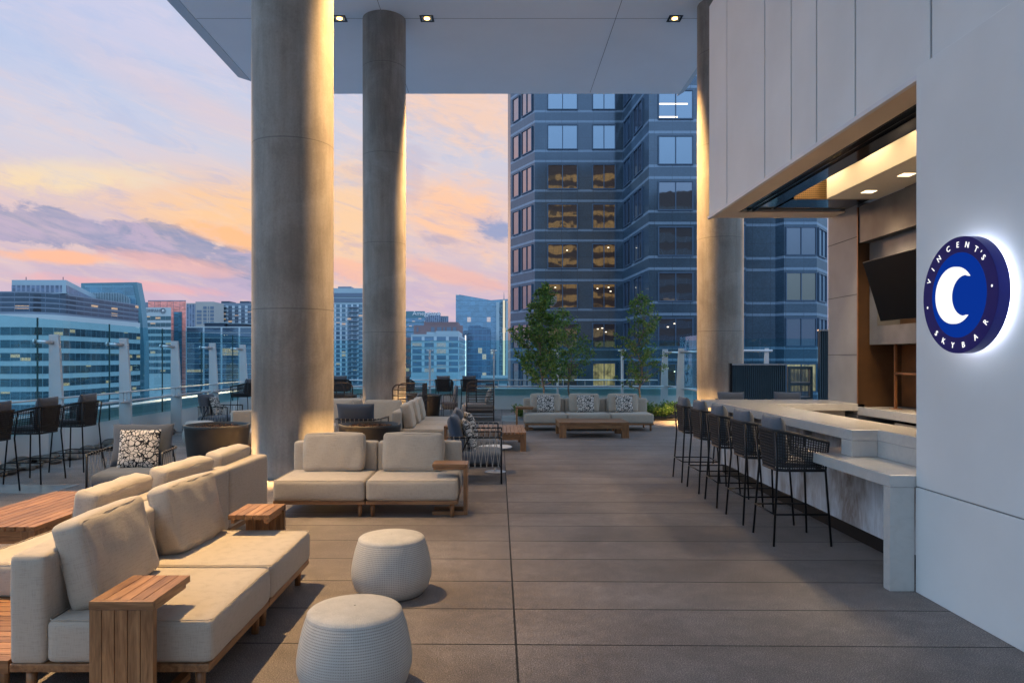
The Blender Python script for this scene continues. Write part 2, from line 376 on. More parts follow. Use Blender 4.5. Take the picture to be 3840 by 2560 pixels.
sky=t.mix(t.math('MULTIPLY',blob(-3,19.0,6,2.2,-12,1.6,1.4),.75),sky,lin('f9cdae'))
sky=t.mix(t.math('MULTIPLY',blob(-4,11.5,4,2.4,-12,1.6,1.3),.8),sky,lin('ffc79c'))
sky=t.mix(t.math('MULTIPLY',t.math('MULTIPLY',band(n_det,.47,.68),glow),.30),sky,t.mix(band(el,14,22),lin('ffd6b0'),lin('ecd6dc')))
sky=t.mix(t.math('MULTIPLY',t.math('MULTIPLY',band(n_det2,.50,.68),glow),.45),sky,t.mix(band(el,8,16),lin('b4a9c8'),lin('aebcdc')))
sky=t.mix(t.math('MULTIPLY',blob(-34,25,15,7,-20,.7,1.6),.5),sky,lin('b7c6ea'))
sky=t.mix(t.math('MULTIPLY',blob(-34,14.8,9,2.4,-12,.9,1.6),.5),sky,lin('c9cee2'))
# slate-blue cloud bank torn along its top
bank=t.math('MAXIMUM',blob(-35,8.9,7.0,1.25,-2,1.15,.30),t.math('MAXIMUM',blob(-26.5,8.4,6.0,1.35,-5,1.2,.30),blob(-18.8,6.9,4.0,1.7,-8,1.3,.4)))
sky=t.mix(t.math('MULTIPLY',t.math('MULTIPLY',bank,t.ramp(n_det,(.35,.70),(.6,1.0))),.88),sky,t.mix(band(n_det2,.42,.62),lin('8190b6'),lin('b5a8c4')))
sky=t.mix(t.math('MULTIPLY',blob(.3,10.2,2.3,.85,6,1.7,.7),.85),sky,lin('8b9cc4'))
sky=t.mix(t.math('MULTIPLY',blob(-4.8,9.4,1.7,.35,-6,2.2,.9),.5),sky,lin('a3a2c2'))
sky=t.mix(t.math('MULTIPLY',blob(-8,14.5,2.4,2.6,-25,2.0,.8),.4),sky,lin('b5b2cd'))
# ember streaks under the bank
sky=t.mix(t.math('MULTIPLY',blob(-31.7,6.9,3.2,.42,1,.9,.8),.85),sky,lin('ffbd96'))
sky=t.mix(t.math('MULTIPLY',blob(-24.6,6.9,4.5,.6,-5,1.2,.9),.55),sky,lin('f4b8a8'))
sky=t.mix(t.math('MULTIPLY',blob(-20,8.9,3.4,.7,-12,1.3,.8),.9),sky,lin('ffc08c'))
sky=t.mix(t.math('MULTIPLY',blob(-27,5.2,6,.35,-3,1.2,.9),.6),sky,lin('eeb0b0'))
sky=t.mix(t.math('MULTIPLY',blob(-3.6,6.6,4.2,.7,-14,1.4,1.1),.6),sky,lin('f6b7a0'))
sky=t.mix(t.math('MULTIPLY',blob(-11.5,6.8,2.6,.8,-10,1.6,.9),.6),sky,lin('f7b8a4'))
hz=band(el,4.5,.5)
sky=t.mix(t.math('MULTIPLY',hz,.75),sky,t.mix(glow,lin('8ba0c0'),lin('b9a6c2')))
sky=t.mix(band(el,0,-3),sky,lin('4a5a70'))
t.l(sky,bg.inputs[0])
# extra brightness added to the sky away from the sunset, lighting the shaded terrace
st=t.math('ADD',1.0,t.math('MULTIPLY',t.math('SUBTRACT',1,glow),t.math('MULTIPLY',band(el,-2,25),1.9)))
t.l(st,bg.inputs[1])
sd=bpy.data.lights.new('sun','SUN'); sd.energy=.35; sd.angle=R(8); sd.color=(1,.55,.28)
so=bpy.data.objects.new('sun',sd); COL.objects.link(so)
so.rotation_euler=Vector((sin(SUN_AZ)*cos(SUN_EL),cos(SUN_AZ)*cos(SUN_EL),sin(SUN_EL))).to_track_quat('Z','Y').to_euler()
# ---------------------------------------------------------------- ground & terrace floor
def struct(o): o['kind']='structure'; return o
g=MB().add([(-1500,-600,-32),(1500,-600,-32),(1500,2500,-32),(-1500,2500,-32)],[(0,1,2,3)])
struct(g.build('ground',plain('city_ground',(.26,.29,.32),.9,0,.4,.02)))
XL=-8.05; YF=24.35
f=MB().box(XL,9.5,-9,YF,-.35,0); struct(f.build('terrace_floor',M['paving']))
f=MB().box(-9,9.6,-9.2,YF+.5,-32,-.36); struct(f.build('terrace_podium',M['panel_grey']))
for (x0,x1,y0,y1,lb) in ((-6.9,-5.75,9.15,9.75,'pale square paver under the bar stools by the left railing'),(-6.35,-5.75,11.4,12.0,'pale square paver beyond the patterned cushion armchair'),(-6.2,-5.5,14.6,15.3,'pale paver beside the distant white pouf')):
    tag(MB().box(x0,x1,y0,y1,0,.005).build('pale_paver',M['pale_paver']),kind='structure')
# ---------------------------------------------------------------- canopy slab
ZS=11.17
sl=thing('canopy_slab','pale blue grey concrete canopy high over the whole terrace','canopy',(0,0,ZS))
b=MB(); b.prism([(-8.42,-8),(9.5,-8),(9.5,21.2),(6.44,21.2),(6.44,25.5),(-8.42,25.5)],0,.9); b.build('soffit',M['soffit'],sl)
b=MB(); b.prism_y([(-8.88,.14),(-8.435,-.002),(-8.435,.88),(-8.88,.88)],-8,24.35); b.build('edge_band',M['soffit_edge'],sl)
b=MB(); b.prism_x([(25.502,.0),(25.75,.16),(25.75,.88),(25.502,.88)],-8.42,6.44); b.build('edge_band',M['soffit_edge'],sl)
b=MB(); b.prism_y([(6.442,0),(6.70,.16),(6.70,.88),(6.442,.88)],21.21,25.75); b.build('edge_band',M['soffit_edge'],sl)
b=MB()
b.box(-8.4,9,19.845,19.857,-.003,.002); b.box(-8.4,9,10.83,10.842,-.003,.002)
b.box(3.25,3.262,-7,25.4,-.003,.002); b.box(-3.2,-3.19,-7,25.4,-.003,.002)
b.build('panel_joint',M['dark_joint'],sl)
# ---------------------------------------------------------------- columns
for (x,y,r,lb) in ((-3.10,10.78,.597,'massive raw concrete column nearest the camera, beside the beige sofas'),(-3.19,19.95,.597,'round concrete column standing farther back behind the firepits'),(5.93,19.1,.597,'round concrete column half hidden by the bar wall')):
    c=thing('concrete_column',lb,'column',(x,y,0),0,'round concrete columns carrying the canopy')
    pr=[(r+.02,0),(r+.02,.05),(r,.055)]+[(r+random.Random(i).uniform(-.001,.001),.055+i*(ZS-.055)/12) for i in range(1,13)]
    MB().lathe(pr,72,cap=False).build('shaft',M['concrete'],c)
# ---------------------------------------------------------------- downlights
def spot(name,loc,tgt,power,size,blend,col,rad=.06,parent=None):
    d=bpy.data.lights.new(name,'SPOT'); d.energy=power; d.spot_size=R(size); d.spot_blend=blend; d.color=col; d.shadow_soft_size=rad
    o=bpy.data.objects.new(name,d); COL.objects.link(o); o.location=loc
    o.rotation_euler=(Vector(loc)-Vector(tgt)).to_track_quat('Z','Y').to_euler(); return o
WARM=(1,.60,.22)
def downlight(x,y,lb):
    d=thing('downlight',lb,'downlight',(x,y,ZS),0,'recessed square downlights in the canopy')
    b=MB(); s=.19; q=.135
    for a in ((-s,s,-s,-q),(-s,s,q,s),(-s,-q,-q,q),(q,s,-q,q)): b.box(a[0],a[1],a[2],a[3],-.012,.0)
    b.build('trim',M['black'],d)
    MB().lathe([(.13,-.011),(.115,-.006),(.09,-.002),(.075,-.001)],24,cap=False).build('reflector',M['gold'],d)
    MB().lathe([(.078,-.0105),(.05,-.0125),(.01,-.013)],20).build('lamp',M['lamp_warm'],d)
for x,y,lb in ((-4.42,19.85,'square black downlight left of the far column'),(-1.99,19.85,'square black downlight in the canopy right of the far column'),(4.9,19.85,'square black downlight near the bar wall, rightmost in view'),(-4.5,10.95,'square black downlight left of the nearest column, out of view'),(-1.95,10.6,'square black downlight right of the nearest column, out of view')):
    if lb.endswith('out of view'): continue
    downlight(x,y,lb)
def wash(x,y,p,sz,tx,ty,tz=0): spot('column_wash',(x,y,ZS-.06),(tx,ty,tz),p,sz,.9,WARM,.16)
wash(-4.32,20.5,26000,18,-3.4,20.1); wash(-1.98,20.10,62000,18,-3.0,19.95)
wash(4.70,19.0,48000,18,5.7,19.1); wash(7.15,19.4,30000,18,6.1,19.1)
wash(-4.42,11.25,60000,14,-3.35,10.9); wash(-1.86,10.86,62000,16,-2.95,10.80,2.5)
POOL=(1,.66,.30)
spot('canopy_light',(-5.0,6.6,ZS-.1),(-3.7,5.4,0),10500,48,1.0,POOL,.07)
spot('canopy_light',(-1.9,12.2,ZS-.1),(-1.9,11.8,0),1600,60,1.0,POOL,.07)
# ---------------------------------------------------------------- left parapet and glass screen
def rail_posts(): pass
pw=thing('parapet_wall','low white parapet wall with metal coping along the left edge','wall',(-8.05,8,0))
MB().box(-.30,0,-17,16.35,0,.50).build('wall_face',M['wall'],pw)
MB().box(-.33,.012,-17,16.34,.502,.66).build('fascia',M['fascia'],pw)
MB().box(-.36,.03,-17,16.36,.662,.715).build('coping',M['coping'],pw,bevel=.006)
pf=thing('parapet_wall','low white parapet wall with metal coping across the far edge of the terrace','wall',(0,YF,0))
MB().box(-8.05,9.5,.001,.30,0,.50).build('wall_face',M['wall'],pf)
MB().box(-8.03,9.5,-.012,.33,.502,.66).build('fascia',M['fascia'],pf)
MB().box(-8.02,9.5,-.03,.36,.662,.715).build('coping',M['coping'],pf,bevel=.006)
def fin(sign,h=2.14,w0=.25,w1=.165,th=.05):   # tapered fin: straight outer edge, curved inner edge
    pts=[(0,0),(sign*w0,0)]
    for i in range(0,9):
        z=.3+(h-.3)*i/8; k=i/8; pts.append((sign*(w0-(w0-w1)*k**1.6),z))
    pts.append((0,h))
    if sign<0: pts=pts[::-1]
    return pts
lr=thing('glass_screen','tall glass screen on white tapered posts along the left edge','glass screen',(-7.72,0,0))
PY=[7.75,10.01,12.28,14.55,16.84,19.06,21.3,23.5]
for i,y in enumerate(PY):
    MB().prism_y(fin(1),y-.03,y+.03).build('post',M['white'],lr,bevel=.006)
    MB().tube([(.09,y-.05,2.0),(-.10,y-.05,2.015),(-.205,y-.05,2.02)],.032,10).tube([(-.205,y-.05,2.02),(-.24,y-.05,2.02)],.045,10).build('arm',M['steel'],lr)
    MB().tube([(.10,y+.02,.86),(.26,y-.25,.86)],.035,10).tube([(.10,y+.02,.86),(-.20,y+.0,.86)],.03,10).build('bracket',M['white'],lr)
for a,b_ in zip([5.5]+PY,PY+[24.1]):
    if b_-a>.4: MB().box(-.215,-.203,a+.008,b_-.008,.47,2.42).build('glass_panel',M['rail_glass'],lr)
for y in PY:
    MB().box(-.222,-.196,y-.007,y+.007,.47,2.43).build('panel_joint',M['glass_edge'],lr)
MB().box(.225,.325,-8,23.6,1.045,1.07).build('handrail',M['coping'],lr,bevel=.006)
b=MB().tube([(.10,-8,.86),(.10,23.6,.86)],.024,8)
for y in PY:
    for dy in (-.35,-.22): b.tube([(.26,y+dy,.86),(.26,y+dy,1.045)],.012,6)
    b.tube([(.25,y-.42,.86),(.25,y-.1,.86)],.03,8)
b.build('lower_rail',M['white'],lr)
fr=thing('glass_screen','tall glass screen across the far edge behind the trees','glass screen',(0,24.2,0))
FX=[-6.62,-4.46,-2.30,-.154,1.985,4.15]
for x in FX:
    MB().box(x-.028,x+.028,-.36,-.14,0,2.03).build('post',M['white'],fr,bevel=.006)
    MB().tube([(x-.12,-.14,2.0),(x,-.2,1.985),(x+.12,-.14,2.0)],.026,8).build('arm',M['steel'],fr)
for a,b_ in zip([-7.9]+FX,FX+[6.08]): MB().box(a+.008,b_-.008,-.055,-.043,.47,2.34).build('glass_panel',M['rail_glass'],fr)
MB().tube([(-7.4,-.42,1.01),(5.3,-.42,1.01)],.022,8).build('handrail',M['steel'],fr)
b=MB().tube([(-7.4,-.40,.80),(5.5,-.40,.80)],.028,8)
for i in range(18): b.tube([(-7.2+i*.72,-.41,.80),(-7.2+i*.72,-.41,1.01)],.009,6)
b.build('lower_rail',M['white'],fr)
rr=thing('glass_screen','short glass screen with two broad white fins left of the bar wall column','glass screen',(5.69,22,0))
for y in (24.0,21.9):
    MB().prism_y(fin(-1,2.04,.24,.17),y-22-.03,y-22+.03).build('post',M['white'],rr,bevel=.006)
    MB().tube([(-.12,y-22-.05,1.93),(.38,y-22-.05,1.93)],.032,10).build('arm',M['steel'],rr)
    MB().tube([(-.05,y-22-.05,.80),(.38,y-22-.05,.78)],.026,8).build('bracket',M['white'],rr)
for a,b_ in ((19.9,21.9),(21.9,24.0)):
    MB().box(.40,.412,a-22+.008,b_-22-.008,.3,2.44).build('glass_panel',M['rail_glass'],rr)
MB().box(.39,.42,-.107,-.093,.3,2.45).build('panel_joint',M['glass_edge'],rr)
MB().tube([(.05,-2.2,.80),(.05,1.9,.80)],.026,8).build('lower_rail',M['white'],rr)
r4=thing('glass_screen','glass screen seen past the column, above the teal slatted fence','glass screen',(8.7,23,0))
MB().prism_y(fin(-1,2.06,.18,.12),-.03,.03).build('post',M['white'],r4,bevel=.006)
MB().tube([(-2.3,-.05,1.98),(.1,-.05,1.98)],.035,10).build('arm',M['white'],r4)
for a,b_ in ((-2.4,-.25),(-.23,2.2)): MB().box(a,b_,.1,.112,.2,2.37).build('glass_panel',M['rail_glass'],r4)
# ---------------------------------------------------------------- river stones along the left wall
rn=random.Random(5); stones=[]
for k in range(3):
    b=MB().soft(.2,.14,.085,.05,.008,(0,0,0),5,knife=0,seed=k,wr=.006)
    o=b.build('river_stone',M['stone']); stones.append(o)
spots=[]
for i in range(118):
    y=7.6+i*.088+rn.uniform(-.03,.03); x=-7.9+rn.uniform(.0,1)**1.0*.62
    if any(abs(y-p)<.09 and -7.8<x<-7.4 for p in PY): x=-7.30+rn.uniform(0,.08)
    spots.append((x,y))
for i,(x,y) in enumerate(spots):
    o=stones[i] if i<3 else stones[i%3].copy()
    if i>=3: COL.objects.link(o)
    s=rn.uniform(.75,1.35); o.location=(x,y,.04*s); o.rotation_euler=(rn.uniform(-.25,.25),rn.uniform(-.25,.25),rn.uniform(0,6)); o.scale=(s,s,s*rn.uniform(.8,1.1))
    tag(o,'smooth grey brown river stone lying at the foot of the left parapet','stone','river stones along the foot of the left parapet')
# ---------------------------------------------------------------- bar building
bw=thing('bar_building','white panelled bar wall overhanging the counter on the right','building',(3.16,10.72,0))
Y0=-10.72
gro=[9.88,8.48,7.71,7.10,6.325,5.22,3.6,1.9]
ys=[10.72]+gro+[-6.0]
for a,b_ in zip(ys[:-1],ys[1:]): MB().box(0,.14,b_-10.72+.013,a-10.72-.013,3.86,7.0).build('wall_panel',M['wall'],bw,bevel=.004)
MB().box(.015,.2,-16.7,-.002,3.87,6.99).build('backing',M['dark_joint'],bw)
b=MB().box(-.022,.02,-5.4,.0,3.815,3.859); b.build('edge_trim',M['white'],bw,bevel=.004)
MB().box(.0,.30,-5.6,0,3.836,3.856).build('soffit_strip',M['tan'],bw)
MB().box(.30,1.9,-.42,0,3.836,3.856).build('soffit_strip',M['tan'],bw)
MB().box(.21,5,-.14,-.001,3.87,6.99).build('end_wall',M['wall'],bw)
MB().box(.14,5,-16.7,-.2,6.8,6.98).build('roof',M['wall'],bw)
b=MB().box(.30,.76,-5.6,-.42,3.875,3.91)
for x in (.33,.42,.50): b.box(x,x+.012,-5.6,-.42,3.845,3.876)
b.build('shutter_track',M['darkglass'],bw)
b=MB().box(.80,1.85,-1.1,-.44,3.87,4.0); b.build('track_cover',M['darkglass'],bw)
# perforated transverse panel
t=NT('perforated_bronze'); v=t.n('ShaderNodeTexVoronoi'); t.l(t.co(),v.inputs[0]); v.inputs['Scale'].default_value=38; v.inputs['Randomness'].default_value=0
M['perf']=t.end(t.pbr(t.mix(t.math('LESS_THAN',v.outputs[0],.32),(.20,.12,.05),(.012,.01,.008)),.4,.4))
MB().box(.80,1.85,-1.16,-1.12,3.86,4.7).build('perforated_panel',M['perf'],bw)
MB().box(.2,3,-16,-.45,4.75,4.8).build('inner_ceiling',M['panel_dark'],bw)
vb=MB().box(1.17,1.84,-6.6,-1.30,3.83,4.6).build('valance',M['cream'],bw,bevel=.003)
for y in (9.0,8.17,7.34,6.51):
    l=MB().box(4.60-3.16,4.74-3.16,y-10.72-.07,y-10.72+.07,3.8265,3.8295).build('square_light',M['lamp_soft'],bw)
# back bar
MB().box(1.84,3.4,-.77+.0,.11,0,3.9).build('pier',M['panel_grey'],bw)
b=MB()
for z in (.95,1.78,2.62,3.42): b.box(1.836,1.842,-.77,.11,z,z+.008)
b.build('pier_joint',M['dark_joint'],bw)
MB().box(2.5,3.4,-16.7,-.772,0,4.75).build('back_wall',M['bronze'],bw)
MB().box(1.845,2.5,-.79,-.772,1.06,3.83).build('niche_side',M['bronze'],bw)
MB().box(1.835,1.85,-.79,-.765,1.06,3.83).build('corner_trim',M['copper'],bw)
MB().box(1.85,2.45,-6.6,-.80,3.33,3.829).build('bulkhead',M['panel_dark'],bw)
b=MB().box(1.99,2.45,-1.01,-.81,1.92,3.328); b.box(1.99,2.45,-6.6,-1.012,1.92,2.17); b.box(1.99,2.45,-6.6,-1.012,3.05,3.328)
b.build('television_surround',M['panel_mid'],bw)
MB().box(2.3,2.45,-6.6,-1.012,2.172,3.048).build('niche_back',M['bronze'],bw)
MB().box(2.44,2.49,-6.6,-.80,1.07,1.918).build('copper_back',M['copper'],bw)
MB().box(1.84,2.49,-6.6,-.77,.95,1.06).build('back_counter',M['quartz'],bw,bevel=.003)
b=MB().box(1.98,2.49,-6.6,-.78,.06,.86); b.build('under_cabinet',M['darkglass'],bw)
b=MB()
for i in range(6): b.box(1.955,1.978,-1.5-i*.75-.72,-1.5-i*.75,.70,.90)
b.build('drawer_front',M['steel'],bw)
b=MB()
for y in (-1.25,-2.05,-2.9,-3.75):
    b.box(2.10,2.13,y,y+.03,1.062,1.918); b.box(2.40,2.43,y,y+.03,1.062,1.918)
b.box(2.10,2.43,-6.5,-1.22,1.52,1.545); b.box(2.06,2.17,-1.30,-1.17,1.0605,1.068)
b.build('shelf_rack',M['copper'],bw)
# television tilted forward
tv=thing('television','large black television tilted forward on the bar back wall','television',(4.82,9.4,3.0),R(-90))
Mt=Matrix.Rotation(R(17),4,'X')
MB().box(0,1.44,-.03,.03,-.81,0,Mt).build('casing',M['black'],tv,bevel=.004)
MB().box(.012,1.428,-.034,-.031,-.80,-.012,Mt).build('screen',M['screen'],tv)
MB().box(.5,.9,.22,.42,-.50,-.30).build('mount',M['black'],tv)
# near wall with the sign
nw=thing('sign_wall','smooth pale wall slab at the right that carries the round sign','wall',(3.10,5.30,0))
MB().box(0,.34,-11.3,0,.785,3.88).build('upper_slab',M['wall'],nw,bevel=.004)
MB().box(-.004,.34,-11.3,0,0,.775).build('base_slab',M['wall'],nw,bevel=.004)
MB().box(.008,.33,-11.29,-.01,.7755,.7845).build('reveal',M['grey_joint'],nw)
# ---------------------------------------------------------------- bar counter
bc=thing('bar_counter','long pale stone bar counter with marbled front and lower end shelf','bar counter',(3.12,6.31,0))
x=lambda v:v-3.12
y=lambda v:v-6.31
b=MB().prism([(x(3.12),0),(x(3.35),0),(x(3.35),y(5.3)),(x(3.76),y(5.3)),(x(3.76),y(9.93)),(x(5.1),y(9.93)),(x(5.0),y(11.0)),(0,y(11.0))],1.004,1.10)
b.build('countertop',M['quartz'],bc,bevel=.004)
MB().box(0,x(3.35),.0,.19,.864,1.003).build('end_leg',M['quartz'],bc,bevel=.003)
MB().box(x(3.352),x(3.42),y(5.31),.19,.864,1.003).build('splash_panel',M['quartz'],bc)
MB().box(x(2.91),x(3.52),y(5.31),y(7.0),.772,.862).build('lower_shelf',M['quartz'],bc,bevel=.003)
MB().box(x(2.91),x(3.095),y(5.31),y(5.40),0,.770).build('waterfall_leg',M['quartz'],bc,bevel=.003)
MB().box(x(3.40),x(3.55),y(5.312),y(10.9),.13,.77).box(x(3.40),x(3.55),y(7.002),y(10.9),.7701,1.002).build('front_panel',M['marble'],bc)
MB().box(x(3.42),x(3.54),y(5.4),y(10.9),0,.128).build('kick_strip',M['kick'],bc)
MB().box(x(3.55),x(5.0),y(10.75),y(10.9),0,1.002).build('side_panel',M['marble'],bc)
MB().box(x(4.0),x(4.9),y(10.1),y(10.74),.3,1.0).build('back_cabinet',M['cream'],bc)
for yy in (6.9,7.75,8.6,9.45,10.3): MB().box(x(3.33),x(3.40),y(yy),y(yy)+.05,.90,1.002).build('bracket',M['panel_grey'],bc)
for yy in (9.2,8.2,7.2,6.2): spot('bar_light',(4.05,yy,4.6),(4.2,yy,3.2),100,110,.8,(1,.74,.42),.06)
for yy in (9.0,8.17,7.34,6.51): spot('bar_light',(4.67,yy,3.80),(4.35,yy,0),330,130,1.0,(1,.74,.46),.40)
for yy in (8.2,6.9): spot('shelf_light',(5.35,yy,1.90),(5.4,yy,1.0),4,140,.9,(1,.45,.15),.03)
# ---------------------------------------------------------------- round sign
M['navy']=plain('navy_face',(.016,.014,.15),.6,0,.05,4,spec=.15); M['blue']=emit('sign_blue',(.003,.030,.27),1.0)
M['rimblue']=plain('sign_rim',(.008,.012,.22),.35,0,.05,4)
M['sign_white']=emit('sign_white',(1,1,1),1.05); M['halo']=emit('halo_light',(.82,.90,1),16)
sg=thing('round_sign','round blue illuminated sign with a white crescent moon and circling letters','sign',(2.98,4.63,2.14),R(-90))
RS=.377
def disc(b,r,y,n=96,r0=0):
    ring=[(r*cos(2*pi*k/n),y,r*sin(2*pi*k/n)) for k in range(n)]
    if r0:
        ri=[(r0*cos(2*pi*k/n),y,r0*sin(2*pi*k/n)) for k in range(n)]
        return b.add(ring+ri,[(k,(k+1)%n,n+(k+1)%n,n+k) for k in range(n)])
    return b.add(ring,[tuple(range(n))])
def cyl(b,r,y0,y1,n=96):
    a=[(r*cos(2*pi*k/n),y0,r*sin(2*pi*k/n)) for k in range(n)]; c=[(r*cos(2*pi*k/n),y1,r*sin(2*pi*k/n)) for k in range(n)]
    b.add(a+c,[(k,n+k,n+(k+1)%n,(k+1)%n) for k in range(n)],True)
    b.add(a,[tuple(range(n))]); return b.add(c,[tuple(range(n-1,-1,-1))])
cyl(MB(),RS,0,.072).build('case',M['rimblue'],sg)
disc(MB(),RS-.001,-.001,r0=RS*.73).build('outer_ring',M['navy'],sg)
disc(MB(),RS*.73,-.001).build('inner_disc',M['blue'],sg)
cyl(MB(),RS*.84,.074,.079).build('halo_lamp',M['halo'],sg)
# crescent
A1=[];A2=[]
oc,orr,ic,irr=(-.06,0),.49,(.19,-.02),.345
# intersection angles
dx_,dy_=ic[0]-oc[0],ic[1]-oc[1]; dd=sqrt(dx_**2+dy_**2); a_=(orr**2-irr**2+dd**2)/(2*dd); h_=sqrt(max(0,orr**2-a_**2))
mx_,my_=oc[0]+a_*dx_/dd,oc[1]+a_*dy_/dd
p1=(mx_-h_*dy_/dd,my_+h_*dx_/dd); p2=(mx_+h_*dy_/dd,my_-h_*dx_/dd)
t1=atan2(p1[1]-oc[1],p1[0]-oc[0]); t2=atan2(p2[1]-oc[1],p2[0]-oc[0])+2*pi
s1=atan2(p1[1]-ic[1],p1[0]-ic[0]); s2=atan2(p2[1]-ic[1],p2[0]-ic[0])+2*pi
n=40
O=[((oc[0]+orr*cos(t1+(t2-t1)*i/n))*RS,(oc[1]+orr*sin(t1+(t2-t1)*i/n))*RS) for i in range(n+1)]
I=[((ic[0]+irr*cos(s1+(s2-s1)*i/n))*RS,(ic[1]+irr*sin(s1+(s2-s1)*i/n))*RS) for i in range(n+1)]
b=MB(); vs=[(p[0],-.02,p[1]) for p in O+I]+[(p[0],-.002,p[1]) for p in O+I]; m=n+1; T=2*m
fs=[]
for i in range(n):
    fs.append((i,i+1,m+i+1,m+i)); fs.append((i,T+i,T+i+1,i+1)); fs.append((m+i,m+i+1,T+m+i+1,T+m+i))
b.add(vs,fs); b.build('crescent_moon',M['sign_white'],sg)
# letters
def glyph(ch,size):
    cu=bpy.data.curves.new('glyph','FONT'); cu.body=ch; cu.size=size; cu.align_x='CENTER'; cu.align_y='CENTER'; cu.extrude=.0015; cu.offset=.0002; cu.resolution_u=4
    o=bpy.data.objects.new('glyph',cu); COL.objects.link(o); dg=bpy.context.evaluated_depsgraph_get(); me=bpy.data.meshes.new_from_object(o.evaluated_get(dg))
    vs=[v.co.copy() for v in me.vertices]; fs=[tuple(p.vertices) for p in me.polygons]
    bpy.data.objects.remove(o); bpy.data.curves.remove(cu); bpy.data.meshes.remove(me); return vs,fs
def put(b,ch,size,px,pz,ang,y=-.004):
    vs,fs=glyph(ch,size); cx=(min(v.x for v in vs)+max(v.x for v in vs))/2; cz=(min(v.y for v in vs)+max(v.y for v in vs))/2
    out=[]
    for v in vs:
        a,c=v.x-cx,v.y-cz
        if ch=="'": pass
        out.append((px+a*cos(ang)-c*sin(ang),y-v.z,pz+a*sin(ang)+c*cos(ang)))
    b.add(out,fs)
rl=.865*RS
for ch,dg_ in zip("VINCENT'S",(-68.6,-52.8,-36.6,-17,.5,17,33.6,42.5,49.8)):
    rr_=rl*(1.04 if ch=="'" else 1); b=MB(); put(b,ch,.052,rr_*sin(R(dg_)),rr_*cos(R(dg_)),-R(dg_)); b.build('letter',M['sign_white'],sg)
for ch,dg_ in zip("SKYBAR",(223,206.2,188.6,169.5,147.6,124.7)):
    b=MB(); put(b,ch,.052,rl*sin(R(dg_)),rl*cos(R(dg_)),-R(dg_)+pi); b.build('letter',M['sign_white'],sg)
for dg_ in (85,-100.5):
    k=[(rl*sin(R(dg_))+.0085*cos(2*pi*i/14),-.005,rl*cos(R(dg_))+.0085*sin(2*pi*i/14)) for i in range(14)]; MB().add(k,[tuple(range(14))]).build('dot',M['sign_white'],sg)
# ---------------------------------------------------------------- slatted fence beyond the bar
fe=thing('slatted_fence','low teal vertical slat fence behind the far end of the bar','fence',(4.41,13.5,0))
b=MB().box(0,1.0,.02,.04,0,1.60)
for i in range(28): b.box(.01+i*.0365,.01+i*.0365+.018,-.02,.02,.02,1.60)
b.build('slats',M['fence'],fe); MB().box(-.02,1.03,-.035,.045,1.602,1.63).build('top_rail',M['steel'],fe); MB().box(-.045,-.005,-.04,.05,0,1.64).build('post',M['black'],fe)
ga=thing('slatted_gate','teal framed gate with ladder rails at the right of the low slat fence','gate',(5.46,13.5,0))
b=MB().box(0,.05,-.03,.03,0,1.58); b.box(.42,.47,-.03,.03,0,1.58)
for z in (.55,.95,1.22,1.53): b.box(.05,.42,-.03,.03,z,z+.05)
b.build('frame',M['fence'],ga)
b=MB()
for i in range(14): b.box(.055+i*.026,.067+i*.026,-.005,.01,.05,1.55)
b.build('slats',M['fence'],ga); b=MB().box(.055,.415,-.036,-.031,1.275,1.29).box(.055,.415,-.036,-.031,1.005,1.02); b.build('latch_bar',M['steel'],ga)
f2=thing('slatted_fence','taller teal slatted screen next to the grey panelled pier','fence',(5.97,13.3,0))
b=MB().box(0,1.6,.02,.04,0,2.24)
for i in range(40): b.box(.01+i*.04,.03+i*.04,-.02,.02,.02,2.24)
b.build('slats',M['fence'],f2); MB().box(-.02,1.6,-.035,.045,2.242,2.27).build('top_rail',M['steel'],f2)
# ---------------------------------------------------------------- modular sofas
def sofa(label,n,mw,loc,rz,group,fab='beige',name='modular_sofa'):
    """local: faces -Y, front edge at y=0, runs along +x; .98 deep"""
    s=thing(name,label,'sofa',loc,rz,group)
    for i in range(n):
        a=i*mw; c=a+mw/2
        sc=MB().soft(mw-.012,.80,.225,.038,.008,(c,.40,.293),14,wr=.0015,seed=i).build('seat_cushion',M[fab],s)
        loop(MB(),mw-.03,.782,.110,.03,.003,(c,.40,.293),'xy').build('piping',M[fab],sc)
        MB().soft(mw-.012,.178,.56,.032,.004,(c,.888,.457),12,wr=.0015,seed=i+3).build('backrest',M[fab],s)
        MB().box(a+.006,a+mw-.006,.015,.97,.142,.183).build('frame',M['woodx'],s,bevel=.004)
        for lx in (a+.07,a+mw-.07):
            for ly in (.08,.90):
                MB().lathe([(.021,0),(.027,.142)],14,(lx,ly)).build('leg',M['woodz'],s)
    return s
cush_proto={}
def back_cushion(label,loc,rz,tilt=13,w=.68,h=.43,d=.16,fab='beige',group='loose beige back cushions on the sofas',seed=0):
    k=(w,h,d,fab,seed%3)
    if k in cush_proto:
        o=cush_proto[k].copy(); COL.objects.link(o)
        for g_ in list(cush_proto[k].children): q_=g_.copy(); COL.objects.link(q_); q_.parent=o
    else:
        o=MB().soft(w,d,h,.038,.022,(0,0,h/2),16,wr=.007,seed=seed%3+11).build('back_cushion',M[fab]); cush_proto[k]=o
        for s_ in (-1,1): loop(MB(),w-.02,h-.02,s_*(d/2-.012),.03,.0032,(0,0,h/2)).build('piping',M[fab],o)
    o.location=loc; o.rotation_mode='XYZ'; o.rotation_euler=(R(-tilt),0,rz); return tag(o,label,'cushion',group)
def on_sofa(s_loc,rz,lx,ly=.70,z=.405):
    c,s_=cos(rz),sin(rz); return (s_loc[0]+lx*c-ly*s_, s_loc[1]+lx*s_+ly*c, z)
G1='modular sofas of the left seating area'
